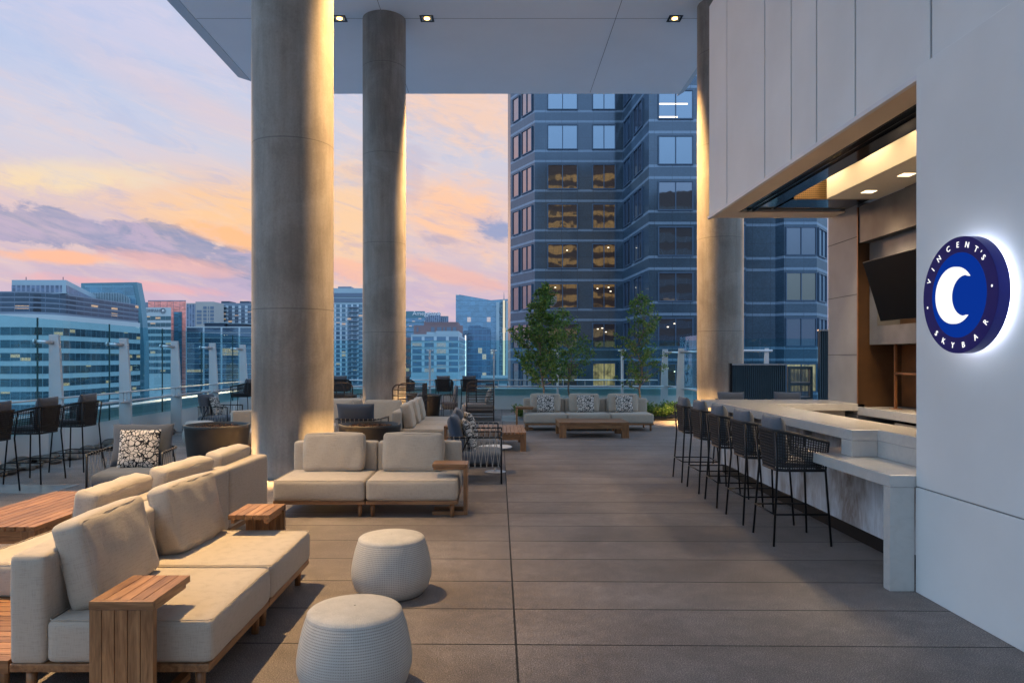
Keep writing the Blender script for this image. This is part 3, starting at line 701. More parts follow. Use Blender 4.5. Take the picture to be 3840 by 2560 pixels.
# near right-facing row
A=((-1.45,3.61,0),R(90)); sofa('long beige two seat sofa nearest the camera, facing the walkway',2,.96,A[0],A[1],G1).scale=(1,1.06,1)
back_cushion('beige cushion nearest the camera on the front sofa, beside the wooden arm table',on_sofa(A[0],A[1],.50,.725),A[1]+R(3),14,.74,.47,.17,seed=1)
back_cushion('second beige cushion on the front sofa, before the slatted arm table',on_sofa(A[0],A[1],1.52,.725),A[1]-R(3),13,.70,.46,.17,seed=2)
# left-facing row behind it
B=((-3.38,7.50,0),R(-92.4)); sofa('three seat beige sofa back to back with the front sofa, facing left',3,.96,B[0],B[1],G1)
for lx,lb,sd,tw in ((.50,'beige cushion peeking over the far end of the back to back sofa',0,2),(1.42,'beige cushion over the middle of the back to back sofa',1,-3),(2.40,'beige cushion over the near end of the back to back sofa',2,2)):
    back_cushion(lb,on_sofa(B[0],B[1],lx,.70),B[1]+R(tw),10,.76,.45,.17,seed=sd)
# slatted platform module
pl=thing('slatted_platform','low slatted teak platform at the lower left beside the front sofa','platform',(-3.42,3.66,0))
b=MB()
for i in range(12): b.box(0,.905,.002+i*.08,.002+i*.08+.072,.16,.183)
b.build('slats',M['woodx'],pl,bevel=.002); MB().box(.01,.90,.01,.95,.112,.158).build('frame',M['woodx'],pl,bevel=.003)
for lx in (.10,.82):
    for ly in (.10,.86): MB().lathe([(.021,0),(.027,.112)],14,(lx,ly)).build('leg',M['woodz'],pl)
# mid sofa facing the camera
C=((-2.46,7.75,0),0); sofa('beige two seat sofa facing the camera in front of the thick column',2,1.01,C[0],C[1],G1)
back_cushion('beige cushion on the left seat of the sofa before the thick column',on_sofa(C[0],0,.52,.66),R(1),12,.70,.44,.16,seed=0)
back_cushion('beige cushion on the right seat of the sofa, beside the wooden arm table',on_sofa(C[0],0,1.455,.66),R(-1),12,.70,.44,.16,seed=1)
# farther groups
D=((-1.02,13.35,0),R(90)); sofa('beige three seat sofa seen end on beyond the right firepit',3,1.0,D[0],D[1],G1)
for lx,lb,sd in ((.50,'nearest of three beige cushions along the end on sofa',1),(1.45,'middle of three beige cushions along the end on sofa',2),(2.40,'farthest of three beige cushions along the end on sofa',0)):
    back_cushion(lb,on_sofa(D[0],D[1],lx,.68),D[1]+R(3),12,.74,.46,.18,seed=sd)
E=((-5.0,14.05,0),0); sofa('beige three seat sofa facing the camera behind the right firepit',3,.98,E[0],0,G1)
for lx,lb,sd in ((.6,'beige cushion on the sofa behind the firepits, hidden part by the thick column',0),(1.62,'beige cushion beside the thick column on the sofa behind the firepit',1),(2.62,'wide beige cushion above the dark chair cushion on the sofa behind the firepit',2)):
    back_cushion(lb,on_sofa(E[0],0,lx,.66),R(0),12,.74,.46,.17,seed=sd)
G=((-3.1,16.03,0),R(180)); sofa('beige two seat sofa back to back behind the firepit sofa',2,.98,(-2.15,16.05,0),R(180),G1)
back_cushion('beige cushion rising behind the back to back sofa right of the thick column',(-3.25,15.25,.405),R(180),10,.72,.47,.17,seed=1)
K=((-4.75,12.45,0),R(24)); sofa('beige sofa corner showing left of the thick column beside the left firepit',1,1.0,(-4.62,12.75,0),R(30),G1)
# far sofa before the trees
Fa=((.62,17.0,0),0); sofa('pale three seat sofa in front of the trees at the far end',3,1.03,Fa[0],0,G1)
for lx,lb,pb in ((.54,'pale cushion on the left seat of the sofa by the trees','left'),(1.50,'pale cushion on the middle seat of the sofa by the trees','middle'),(2.46,'pale cushion on the right seat of the sofa by the trees','right')):
    back_cushion(lb,on_sofa(Fa[0],0,lx,.66),0,11,.72,.45,.16,seed=1)
# ---------------------------------------------------------------- patterned throw pillows
t=NT('black_lattice_print'); c=t.co(scale=(1,.02,1)); 
v=t.n('ShaderNodeTexVoronoi'); v.feature='DISTANCE_TO_EDGE'; v.inputs['Scale'].default_value=21; v.inputs['Randomness'].default_value=.95
nz=t.n('ShaderNodeTexNoise'); nz.inputs['Scale'].default_value=7; t.l(c,nz.inputs['Vector'])
ad=t.n('ShaderNodeMix',data_type='VECTOR'); ad.inputs[0].default_value=.06; t.l(c,ad.inputs[4]); t.l(nz.outputs['Color'],ad.inputs[5]); t.l(ad.outputs[1],v.inputs['Vector'])
v2=t.n('ShaderNodeTexVoronoi'); v2.feature='DISTANCE_TO_EDGE'; v2.inputs['Scale'].default_value=12; mp=t.n('ShaderNodeMapping'); mp.inputs[1].default_value=(3.3,1,2); t.l(ad.outputs[1],mp.inputs[0]); t.l(mp.outputs[0],v2.inputs['Vector'])
k=t.math('MAXIMUM',t.math('LESS_THAN',v.outputs[0],.07),t.math('LESS_THAN',v2.outputs[0],.03))
M['print']=t.end(t.pbr(t.mix(k,(.66,.60,.54),(.012,.014,.018)),.9,0,None,.2))
M['stripe']=plain('striped_fabric',(.42,.38,.34),.9,0,.5,22)
pp={}
def pillow(label,loc,rz,tilt,w=.45,h=.45,d=.15,mat='print',name='throw_pillow',group='black and white printed throw pillows',seed=0):
    k=(w,h,d,mat)
    if k in pp: o=pp[k].copy(); COL.objects.link(o)
    else:
        o=MB().soft(w,d,h,.05,.0,(0,0,h/2),14,knife=4,wr=.004,seed=3).build(name,M[mat]); pp[k]=o
    o.location=loc; o.rotation_euler=(R(-tilt),0,rz); return tag(o,label,'pillow',group)
for lx,pb in ((.54,'left'),(1.52,'middle'),(2.47,'right')):
    pillow('black and white printed pillow on the %s seat of the sofa by the trees'%pb,on_sofa(Fa[0],0,lx,.52,.408),0,13,.43,.43,.13)
# ---------------------------------------------------------------- C-shaped arm tables (teak)
def ctable(label,loc,rz,w=.31,d=.42,slat=True):
    """local: slab leg at y=0, arm and foot reach to +y=d; w wide"""
    s=thing('arm_table',label,'side table',loc,rz,'teak C shaped side tables hooked over the sofas')
    b=MB(); n=5
    for i in range(n): a=-w/2+i*w/n; b.box(a+.0015,a+w/n-.0015,0.03,d,.525,.56)
    b.build('table_top',M['woody'],s,bevel=.0015)
    MB().box(-w/2,w/2,0,.028,.518,.5595).build('front_rail',M['woodx'],s,bevel=.0015)
    b=MB()
    for i in range(n): a=-w/2+i*w/n; b.box(a+.0015,a+w/n-.0015,.002,.045,.04,.517)
    b.build('side_panel',M['woodz'],s,bevel=.0015)
    b=MB().box(-w/2,w/2,0,.045,0,.038); b.box(-w/2,-w/2+.05,.047,d,0,.038).box(w/2-.05,w/2,.047,d,0,.038); b.build('foot',M['woody'],s,bevel=.002)
    b=MB().box(-w/2+.02,-w/2+.045,.046,d-.01,.495,.523).box(w/2-.045,w/2-.02,.046,d-.01,.495,.523); b.build('arm_brace',M['woody'],s)
    return s
ctable('slatted teak arm table in the left foreground, closest to the camera',(-1.82,3.44,0),0)
ctable('slatted teak arm table over the far end of the front sofa',(-1.87,5.76,0),R(180))
ctable('teak arm table hooked over the right end of the sofa facing the camera',(-.344,8.05,0),R(90),.30,.39)
ctable('teak arm table at the left end of the sofa by the trees',(.42,17.4,0),R(-90),.34,.42)
ctable('small teak block table between the end on sofa and the armchairs',(-.95,12.55,0),R(-90),.32,.38)
# ---------------------------------------------------------------- teak coffee tables
def coffee(label,x0,x1,y0,y1,h,axis,n,leg=.12):
    s=thing('coffee_table',label,'coffee table',(x0,y0,0),0,'low teak coffee tables')
    w,d=x1-x0,y1-y0; b=MB()
    for i in range(n):
        if axis=='y': a=i*w/n; b.box(a+.004,a+w/n-.004,.0,d,h-.035,h)
        else: a=i*d/n; b.box(0,w,a+.001,a+d/n-.001,h-.035,h)
    b.build('top_slats',M['woody' if axis=='y' else 'woodx'],s,bevel=.002)
    for i,(lx,ly) in enumerate(((0.004,.004),(w-leg-.004,.004),(.004,d-leg-.004),(w-leg-.004,d-leg-.004))):
        MB().box(lx,lx+leg,ly,ly+leg,0,h-.037).build('leg',M['woodz'],s,bevel=.004)
    b=MB().box(leg+.006,w-leg-.006,.012,.05,h-.14,h-.037).box(leg+.006,w-leg-.006,d-.05,d-.012,h-.14,h-.037)
    b.box(.012,.05,leg+.006,d-leg-.006,h-.14,h-.037).box(w-.05,w-.012,leg+.006,d-leg-.006,h-.14,h-.037)
    b.build('apron',M['woodx'],s,bevel=.002); return s
coffee('slatted teak coffee table at the left edge behind the sofas',-4.52,-3.72,5.73,7.28,.38,'y',10)
coffee('slatted teak coffee table beyond the rope armchairs',-.42,.52,13.3,14.9,.35,'y',13,.11)
coffee('smooth teak coffee table in front of the sofa by the trees',1.32,2.84,15.5,16.6,.34,'x',7,.15)
# ---------------------------------------------------------------- poufs
t=NT('woven_pouf'); tc=t.n('ShaderNodeTexCoord'); sp=t.n('ShaderNodeSeparateXYZ'); t.l(tc.outputs['Object'],sp.inputs[0])
ang=t.math('ARCTAN2',sp.outputs[1],sp.outputs[0]); rad=t.math('SQRT',t.math('ADD',t.math('MULTIPLY',sp.outputs[0],sp.outputs[0]),t.math('MULTIPLY',sp.outputs[1],sp.outputs[1])))
istop=t.math('GREATER_THAN',sp.outputs[2],.405)
a1=t.math('SINE',t.math('MULTIPLY',ang,150)); z1=t.math('SINE',t.math('MULTIPLY',sp.outputs[2],480))
hole=t.math('GREATER_THAN',t.math('MULTIPLY',t.math('MAXIMUM',a1,0),t.math('MAXIMUM',z1,0)),.28)
hole=t.math('MULTIPLY',hole,t.math('SUBTRACT',1,istop))
tw=t.noise(t.co(),210,2)
gz=t.noise(t.co(scale=(1,1,.5)),5,5,.7)
col=t.mix(hole,t.mix(1.0,(.50,.465,.42),t.ramp(t.math('ADD',t.math('MULTIPLY',tw,.5),t.math('MULTIPLY',gz,.5)),(.35,.78),(.65,1.12)),'MULTIPLY'),(.13,.125,.12))
hh=t.math('ADD',t.math('MULTIPLY',t.math('ADD',a1,z1),.25),tw)
M['pouf']=t.end(t.pbr(col,.85,0,t.bump(hh,.28,.004),.25))
def pouf(label,loc,s=1):
    o=thing('pouf',label,'pouf',loc,random.Random(loc[0]).uniform(0,6),'round white woven poufs')
    pr=[(.20,.0),(.235,.01),(.275,.06),(.296,.13),(.298,.18),(.288,.25),(.270,.33),(.252,.385),(.245,.40)]
    MB().lathe(pr,64,cap=False).build('woven_body',M['pouf'],o)
    MB().lathe([(.247,.398),(.244,.411),(.232,.422),(.20,.431),(.14,.437),(.06,.439),(.005,.44)],64,cap=False).build('padded_top',M['pouf'],o)
    o.scale=(s,s,s); return o
pouf('white woven pouf nearest the camera in the foreground',(-.752,3.74,0))
pouf('second white woven pouf, standing behind the foreground pouf',(-.79,5.28,0),.99)
pouf('distant white pouf half hidden behind the left firepit',(-5.98,14.3,0),1.1)
# ---------------------------------------------------------------- firepits
t=NT('lava_rock'); c=t.co(); v=t.n('ShaderNodeTexVoronoi'); v.inputs['Scale'].default_value=30; t.l(c,v.inputs['Vector'])
M['lava']=t.end(t.pbr(t.ramp(v.outputs['Color'],(.2,(.03,.018,.012)),(.7,(.22,.10,.045))),.9))
def firepit(label,loc,h=.64,r=.52):
    o=thing('firepit',label,'firepit',loc,0,'round dark firepit bowls')
    pr=[(r*.86,0),(r*.87,.02),(r*.985,h-.05),(r,h-.006),(r-.008,h),(r-.028,h),(r-.034,h-.008),(r-.06,h-.10)]
    MB().lathe(pr,64,cap=False).build('bowl',M['bowl'],o)
    b=MB(); rn=random.Random(3); b.lathe([(r-.045,h-.075),(.01,h-.068)],40,cap=False)
    for i in range(330):
        a=rn.uniform(0,2*pi); q=(r-.10)*sqrt(rn.random()); s=rn.uniform(.016,.034)
        c0=Vector((q*cos(a),q*sin(a),h-.066+rn.uniform(0,.025)))
        vs=[c0+Vector((rn.uniform(-1,1),rn.uniform(-1,1),rn.uniform(-.7,.9))).normalized()*s for _ in range(6)]
        b.add(vs,[(0,1,2),(0,2,3),(0,3,4),(1,2,5),(2,3,5),(3,4,5),(0,4,1),(4,5,1)])
    b.build('lava_rock',M['lava'],o); return o
p0=firepit('dark round firepit left of the thick column',(-4.66,11.84,0))
dup(p0,'dark round firepit right of the thick column, behind the middle sofa',(-2.15,11.95,0),.7)
dup(p0,'far dark firepit right of the second column',(-2.25,21.6,0),1.3)
dup(p0,'far dark firepit seen between the two columns',(-4.8,21.5,0),2.1)
# ---------------------------------------------------------------- rope armchairs
def armchair(label,loc,rz,back='grey_fab',seat='grey_fab'):
    o=thing('rope_armchair',label,'armchair',loc,rz,'rope woven lounge armchairs')
    def U(z,w=.40,yf=-.38,yb=.36,zf=None,n=7):
        zf=z if zf is None else zf; P=[(-w,yf,zf)]; rc=.16
        for i in range(n+1): a=pi-(pi/2)*i/n; P.append((-w+rc+rc*cos(a),yb-rc+rc*sin(a),z))
        for i in range(n+1): a=pi/2-(pi/2)*i/n; P.append((w-rc+rc*cos(a),yb-rc+rc*sin(a),z))
        P.append((w,yf,zf)); return P
    top=U(.64); low=U(.24,.385)
    MB().tube(top,.012,8).build('top_rail',M['black'],o); MB().tube(low,.010,6).build('lower_rail',M['black'],o)
    for s in (-1,1):
        MB().tube([(s*.40,-.38,0),(s*.40,-.38,.645)],.013,8).build('leg',M['black'],o)
        MB().tube([(s*.41,.40,0),(s*.395,.06,.64)],.012,8).build('leg',M['black'],o)
    def res(P,n):
        P=[Vector(p) for p in P]; L=[0]
        for a,b_ in zip(P,P[1:]): L.append(L[-1]+(b_-a).length)
        out=[]
        for i in range(n):
            d=L[-1]*i/(n-1); j=0
            while j<len(L)-2 and L[j+1]<d: j+=1
            out.append(P[j].lerp(P[j+1],(d-L[j])/(L[j+1]-L[j]+1e-9)))
        return out
    n=27; T=res(top,n*2-1); Lw=res(low,n*2-1); b=MB()
    for i in range(0,2*n-1,2):
        for dj in (-1,1):
            j=i+dj
            if 0<=j<2*n-1:
                mid=T[i].lerp(Lw[j],.55); mid2=T[i].lerp(Lw[i],.5).lerp(mid,.5)
                b.tube([T[i],mid2.lerp(mid,.5),Lw[j]],.0042,5)
        for k in (-1,1): 
            q=T[i]; b.soft(.026,.026,.034,.012,0,tuple(q),3)
    for j in range(1,2*n-1,2): b.soft(.022,.022,.028,.010,0,tuple(Lw[j]),3)
    b.build('rope_weave',M['rope'],o)
    MB().soft(.74,.72,.17,.055,.015,(0,-.02,.34),10).build('seat_cushion',M[seat],o)
    MB().box(-.37,.37,-.36,.32,.235,.262).build('seat_frame',M['black'],o)
    Mt=Matrix.Translation((0,.20,.42))@Matrix.Rotation(R(-14),4,'X')
    MB().soft(.70,.18,.52,.05,0,(0,0,.26),12,M=Mt,knife=5,wr=.005).build('back_cushion',M[back],o); return o
armchair('grey rope armchair with a printed pillow behind the long sofas at left',(-4.32,8.5,0),R(10))
pillow('black and white printed pillow on the near left rope armchair',(-4.30,8.50,.42),R(8),14,.47,.47,.15)
def chair_loc(loc,rz,ly,z,lx=0): return on_sofa(loc,rz,lx,ly,z)
for loc,rz,lb,plb,back in (((-6.42,16.4,0),R(86),'rope armchair by the left parapet near the bar stools','printed pillow in the armchair by the left parapet','char_fab'),
  ((-.34,10.25,0),R(90),'rope armchair with blue grey cushion just behind the middle sofa','printed pillow beside the blue grey cushion in the nearer right armchair','navy_fab'),
  ((-.36,11.62,0),R(94),'second rope armchair with a dark cushion, near the round white table','printed pillow in the armchair beside the round white table','char_fab'),
  ((-2.52,13.1,0),R(172),'rope armchair with dark blue cushion seen above the right firepit','printed pillow peeking over the dark blue chair above the firepit','navy_fab'),
  ((-3.85,21.6,0),R(-70),'far rope armchair by the firepit between the columns',None,'grey_fab')):
    armchair(lb,loc,rz,back)
    if plb: pillow(plb,on_sofa(loc,rz,.05,.02,.43),rz+R(8),18,.45,.45,.14)
armchair('small rope chair right of the far firepit',(-1.45,21.4,0),R(-80)).scale=(.7,.6,1.0)
st=thing('side_table','round white metal side table between the rope armchairs','side table',(-.05,10.93,0))
MB().lathe([(.245,.372),(.255,.374),(.256,.385),(.25,.388)],48).build('table_top',M['white'],st)
MB().tube([(0,0,.01),(0,0,.372)],.016,12).build('stem',M['white'],st); MB().lathe([(.16,0),(.16,.006),(.02,.012)],32).build('base',M['white'],st)
# far-left cushioned seat at the frame edge
a=armchair('armchair with a striped cushion cut off by the left edge of the picture',(-4.10,4.75,0),R(-95),'taupe','taupe')
# ---------------------------------------------------------------- bar stools
def stool_parts(o,back):
    yb=.235; yf=-.255; w=.255
    def path(t,z,flare=1.0):
        """U-shaped wall, t 0..1 from left front round the back to right front"""
        rc=.10; L1=(yb-rc)-yf; L2=pi/2*rc; L3=2*(w-rc); L=2*L1+2*L2+L3; d=t*L
        if d<L1: p=(-w,yf+d)
        elif d<L1+L2: a=pi-(d-L1)/rc; p=(-w+rc+rc*cos(a),yb-rc+rc*sin(a))
        elif d<L1+L2+L3: p=(-w+rc+(d-L1-L2),yb)
        elif d<L1+2*L2+L3: a=pi/2-(d-L1-L2-L3)/rc; p=(w-rc+rc*cos(a),yb-rc+rc*sin(a))
        else: p=(w,yb-rc-(d-L1-2*L2-L3))
        k=(z-.69)/.37; f=.86+.17*k
        return Vector((p[0]*f,p[1]*(.90+.12*k)+(.0),z))
    def ztop(t): 
        s=abs(t-.5)*2; return 1.055 if s<.35 else 1.055-.105*min(1,(s-.35)/.65)**1.1
    n=58; b=MB()
    for i in range(n+1):
        t_=i/n; zt=ztop(t_); b.tube([path(t_,.69),path(t_,(.69+zt)/2)+Vector((0,0,0)),path(t_,zt)],.0048,4)
    for j in range(13):
        P=[]
        for i in range(49):
            t_=i/48; zt=ztop(t_); P.append(path(t_,.70+(zt-.70)*j/12.5)+Vector((0,0,.003*(i%2))))
        b.tube(P,.0050 if j>3 else .0085,4)
    b.build('rope_basket',M['rope_dark'],o)
    MB().tube([path(i/40,ztop(i/40)+.004) for i in range(41)],.0135,7).build('top_rail',M['rope_dark'],o)
    MB().tube([path(i/40,.69) for i in range(41)]+[path(0,.69)],.011,6).build('seat_rail',M['black'],o)
    F4=[(-.265,-.265),(.265,-.265),(.265,.265),(-.265,.265)]
    for (lx,ly) in F4:
        ty=ly*.86 if ly<0 else ly*.83
        zt=1.05 if ly>0 else .95
        MB().tube([(lx,ly,0),(lx*.86,ty,.69),(lx*(.98),ly*.92,zt)],.0105,8).build('leg',M['black'],o)
    q=[(x*.945,y*.945,.29) for x,y in F4]
    MB().tube(q,.0085,6,closed=True).build('footrest',M['black'],o)
    MB().soft(.40,.42,.075,.035,.01,(0,-.015,.745),8).build('seat_cushion',M['char_fab'],o)
    Mt=Matrix.Translation((0,.12,.78))@Matrix.Rotation(R(-9),4,'X')
    MB().soft(.44,.13,.41,.05,0,(0,0,.205),12,M=Mt,knife=5,wr=.004).build('back_cushion',M[back],o)
GS='dark woven bar stools'
s0=thing('bar_stool','dark woven bar stool nearest the camera at the stone counter','bar stool',(2.80,6.84,0),R(90+2),GS)
stool_parts(s0,'grey_fab')
s0.rotation_euler.z=R(90)
# stools at the counter face it (+X): local -Y faces +X at +90
for (xx,yy,r,lb) in ((2.80,7.68,91,'second woven bar stool along the stone counter, counted from the camera'),(2.80,8.52,88,'middle one of the five woven bar stools at the stone counter'),(2.82,9.39,91,'fourth woven bar stool along the stone counter from the camera'),(2.82,10.2,89,'farthest of the five woven bar stools on the left of the counter'),
  (3.80,11.5,0,'bar stool beyond the counter end, left of two grey cushions'),(4.72,11.5,-2,'bar stool beyond the counter end, right of two grey cushions'),
  (-6.53,9.08,-90,'woven bar stool cut by the left edge of the picture'),(-6.54,10.08,-92,'middle woven bar stool by the left glass screen'),(-6.57,11.12,-90,'woven bar stool by the left glass screen beside the printed pillow chair'),
  (-7.02,19.6,-92,'woven bar stool next to the thick column at the left parapet'),
  (-5.03,22.9,178,'far bar stool between the two columns'),(-3.0,22.9,170,'far bar stool just right of the second column'),(-1.74,22.9,174,'far bar stool with its back cushion above the dark firepit'),(-.95,22.9,184,'far bar stool beside the tall woven chair')):
    s=dup(s0,lb,(xx,yy,0),R(r),GS)
    if yy>19 or xx<0:
        for ch in s.children:
            if ch.name.startswith('back_cushion') : ch.material_slots[0].link='OBJECT'; ch.material_slots[0].material=M['char_fab']
# ---------------------------------------------------------------- high woven lounge chairs
def cabana(label,loc,rz):
    o=thing('woven_lounge_chair',label,'lounge chair',loc,rz,'tall brown woven lounge chairs')
    w,d,h=.5,.375,1.08
    for s in (-1,1):
        x_=s*w; rc=.14; P=[(x_,-d,0),(x_,-d,h-rc)]
        for i in range(1,7): a=pi-(pi/2)*i/6; P.append((x_,-d+rc+rc*cos(a),h-rc+rc*sin(a)))
        P+=[(x_,d,h),(x_,d,0)]
        MB().tube(P,.016,8).build('side_frame',M['rope_brown'],o)
        b=MB()
        for k in range(7): z=.08+k*.145; b.tube([(x_,-d+(.03 if z>h-rc else 0),z),(x_,d,z)],.011,6)
        for k in range(1,27):
            y_=-d+k*2*d/27; zt=h if y_>-d+rc else h-rc+sqrt(max(0,rc**2-(y_+d-rc)**2)); b.tube([(x_,y_,.05),(x_,y_,zt)],.0035 if k%2 else .0028,4)
        b.build('side_weave',M['rope_brown'],o)
    MB().tube([(-w,d,h),(w,d,h)],.016,8).tube([(-w,d,.08),(w,d,.08)],.014,8).tube([(-w,-d,.08),(w,-d,.08)],.014,8).build('cross_rail',M['rope_brown'],o)
    b=MB()
    for k in range(1,36): b.tube([(-w+k*2*w/36,d,.05),(-w+k*2*w/36,d,h)],.0036,4)
    for k in range(7): b.tube([(-w,d,.08+k*.145),(w,d,.08+k*.145)],.009,6)
    b.build('back_weave',M['rope_brown'],o)
    MB().soft(.94,.86,.20,.06,.015,(0,-.07,.36),10).build('seat_cushion',M['taupe'],o)
    MB().box(-w+.02,w-.02,-d,d-.02,.235,.262).build('seat_frame',M['rope_brown'],o)
    for k,x_ in enumerate((-.24,.22)):
        Mt=Matrix.Translation((x_,.15,.46))@Matrix.Rotation(R(-20),4,'X')
        MB().soft(.45,.15,.44,.05,0,(0,0,.22),10,M=Mt,knife=4).build('back_cushion',M['stripe' if k else 'taupe'],o)
    return o
cabana('tall brown woven lounge chair standing right of the far firepit',(-.51,20.3,0),R(-90))
cabana('tall brown woven lounge chair just right of the second column',(-2.26,18.25,0),R(-90))
cabana('tall brown woven lounge chair between the two columns',(-4.26,18.5,0),R(90))
# ---------------------------------------------------------------- planting
t=NT('leaf'); g=t.n('ShaderNodeNewGeometry'); rnd=g.outputs['Random Per Island']
col=t.ramp(rnd,(0,(.04,.10,.025)),(.5,(.10,.20,.05)),(1,(.22,.30,.08)))
p=t.pbr(col,.45,0,None,.4); tl=t.n('ShaderNodeBsdfTranslucent'); t.val(t.mix(1.0,col,(1.2,1.3,.8),'MULTIPLY'),tl.inputs[0]); mx=t.n('ShaderNodeMixShader'); mx.inputs[0].default_value=.4; t.l(p,mx.inputs[1]); t.l(tl.outputs[0],mx.inputs[2]); M['leaf']=t.end(mx.outputs[0])
M['bark']=plain('bark',(.20,.15,.11),.85,0,.4,18,.4)
M['leaf_dry']=plain('leaf_dry',(.10,.13,.03),.6,0,.4,12)
def leafq(b,p,d,s,rn):
    d=d.normalized(); n=Vector((rn.uniform(-1,1),rn.uniform(-1,1),rn.uniform(-1,1))); x=d.cross(n).normalized(); nn=x.cross(d)
    w=s*.36; b.add([p,p+d*s*.45+x*w+nn*s*.08,p+d*s,p+d*s*.45-x*w+nn*s*.08],[(0,1,2,3)])
def tree(label,x,y,h,c0,prof,seed,nb=46,dens=1.0,size=.062,lean=0):
    rn=random.Random(seed); o=thing('tree',label,'tree',(x,y,0),0,'slender young trees in the planter')
    T=[Vector((rn.uniform(-.03,.03)*i+lean*i*.1,rn.uniform(-.03,.03)*i,h*i/9)) for i in range(10)]
    b=MB().tube(T,.034,8,r2=.006); L=MB()
    def at(z):
        k=max(0,min(8.999,z/h*9)); i=int(k); return T[i].lerp(T[i+1],k-i)
    def width(z):
        k=(z-c0)/(h-c0)
        for (a,wa),(b_,wb) in zip(prof,prof[1:]):
            if a<=k<=b_: return wa+(wb-wa)*(k-a)/(b_-a)
        return .05
    ga=0
    for i in range(nb):
        z=c0-.12+(h-c0+.05)*(i/nb)**.95; ga+=2.4+rn.uniform(-.5,.5); wd=width(z+.15)*rn.uniform(.55,1.12)
        p=at(z); up=rn.uniform(.35,.9); e=p+Vector((cos(ga)*wd,sin(ga)*wd,wd*up)); m=p.lerp(e,.5)+Vector((0,0,-.05*wd))
        b.tube([p,m,e],.010*(1-.6*i/nb)+.003,5,r2=.002)
        ns=int((5+wd*16)*dens)
        for k in range(ns):
            f=.25+.78*rn.random()**.75; q=(p.lerp(m,f*2) if f<.5 else m.lerp(e,min(1.05,f*2-1)))
            dv=Vector((rn.gauss(0,1),rn.gauss(0,1),rn.gauss(.2,.8))).normalized(); tw=rn.uniform(.05,.19); e2=q+dv*tw
            b.tube([q,e2],.0022,3,cap=False)
            for _ in range(rn.randint(5,9)):
                leafq(L,q+dv*tw*rn.uniform(.15,1.1)+Vector((rn.gauss(0,.02),rn.gauss(0,.02),rn.gauss(0,.02))),dv+Vector((rn.gauss(0,.9),rn.gauss(0,.9),rn.gauss(-.1,.7))),size*rn.uniform(.6,1.25),rn)
    b.build('trunk',M['bark'],o); L.build('crown',M['leaf'],o); return o
tree('fullest dark green tree, leftmost behind the far sofa',1.32,21.0,3.95,1.0,[(0,.80),(.18,.98),(.40,.76),(.6,.55),(.75,.44),(.9,.28),(1,.08)],7,76,1.2,.078,.04)
tree('sparse slender tree in the middle of the three behind the sofa',2.22,22.2,3.35,1.05,[(0,.75),(.25,.98),(.5,.70),(.7,.55),(.85,.38),(1,.1)],12,46,.75,.062,.03)
tree('airy tree rightmost of the three, beside the white fins',4.22,21.2,3.65,.95,[(0,.68),(.2,.66),(.5,.62),(.75,.52),(.9,.34),(1,.1)],21,56,.95,.062,-.02)
struct(MB().box(.95,5.4,19.9,24.2,0,.03).build('planter_bed',M['soil']))
tag(MB().box(.1,.9,19.6,21.6,.0,.012).build('pale_paver',M['pale_paver']),kind='structure')
for x_,y_ in ((1.15,20.72),(4.10,20.9)): spot('tree_uplight',(x_,y_,.06),(x_+.12,y_+.3,1.6),22,70,.9,(1,.62,.25),.04)
def shrub(label,x,y,r,h,seed,kind=0):
    rn=random.Random(seed); o=thing('shrub',label,'shrub',(x,y,.02),0,'low green plants in the planter'); b=MB(); st=MB()
    for i in range(260):
        a=rn.uniform(0,2*pi); q=r*.55*sqrt(rn.random()); p=Vector((q*cos(a),q*sin(a),0)); hh=h*rn.uniform(.45,1.05)
        tip=p+Vector((cos(a)*r*rn.uniform(.2,.8),sin(a)*r*rn.uniform(.2,.8),hh)); mid=p.lerp(tip,.55)+Vector((0,0,h*.18))
        if i%3==0: st.tube([p,mid,tip],.002,3,cap=False)
        for k in range(9):
            f=.25+.8*k/9; c_=p.lerp(mid,min(1,f*1.6)) if f<.62 else mid.lerp(tip,(f-.62)/.43)
            leafq(b,c_,Vector((rn.gauss(0,1),rn.gauss(0,1),.35)),rn.uniform(.03,.06),rn)
    st.build('stem',M['bark'],o); b.build('foliage',M['leaf'],o)
for i,(x_,y_,r_,h_,lb) in enumerate(((.75,20.2,.35,.42,'small bright shrub left of the far sofa'),(3.95,19.9+.5,.42,.50,'low feathery shrub just right of the far sofa'),(4.55,20.3,.42,.42,'low green shrub left of the farthest bar stool'),(5.05,20.6,.38,.50,'low green shrub at the foot of the white fin post'),(1.9,20.9,.4,.35,'low shrub behind the middle of the far sofa'))):
    shrub(lb,x_,y_,r_,h_,40+i)
# ---------------------------------------------------------------- distant city: volumes with per-storey glazing
def path_uv(pts):
    d=[0]
    for a,b in zip(pts,pts[1:]): d.append(d[-1]+sqrt((b[0]-a[0])**2+(b[1]-a[1])**2))
    return d
def wall_strip(b,pts,z0,z1,off=0.0,u0=0):
    """vertical strip following pts (camera side = left to right), pushed out by off, uv in metres"""
    d=path_uv(pts); N=len(pts); P=[]
    for i in range(N):
        a=Vector(pts[max(i-1,0)]); c=Vector(pts[min(i+1,N-1)]); t_=(c-a).normalized(); n_=Vector((t_.y,-t_.x)); P.append(Vector(pts[i])+n_*off)
    for i in range(N-1):
        vs=[(P[i].x,P[i].y,z0),(P[i+1].x,P[i+1].y,z0),(P[i+1].x,P[i+1].y,z1),(P[i].x,P[i].y,z1)]
        b.add(vs,[(0,1,2,3)],False,[[(d[i]+u0,z0),(d[i+1]+u0,z0),(d[i+1]+u0,z1),(d[i]+u0,z1)]])
    return b
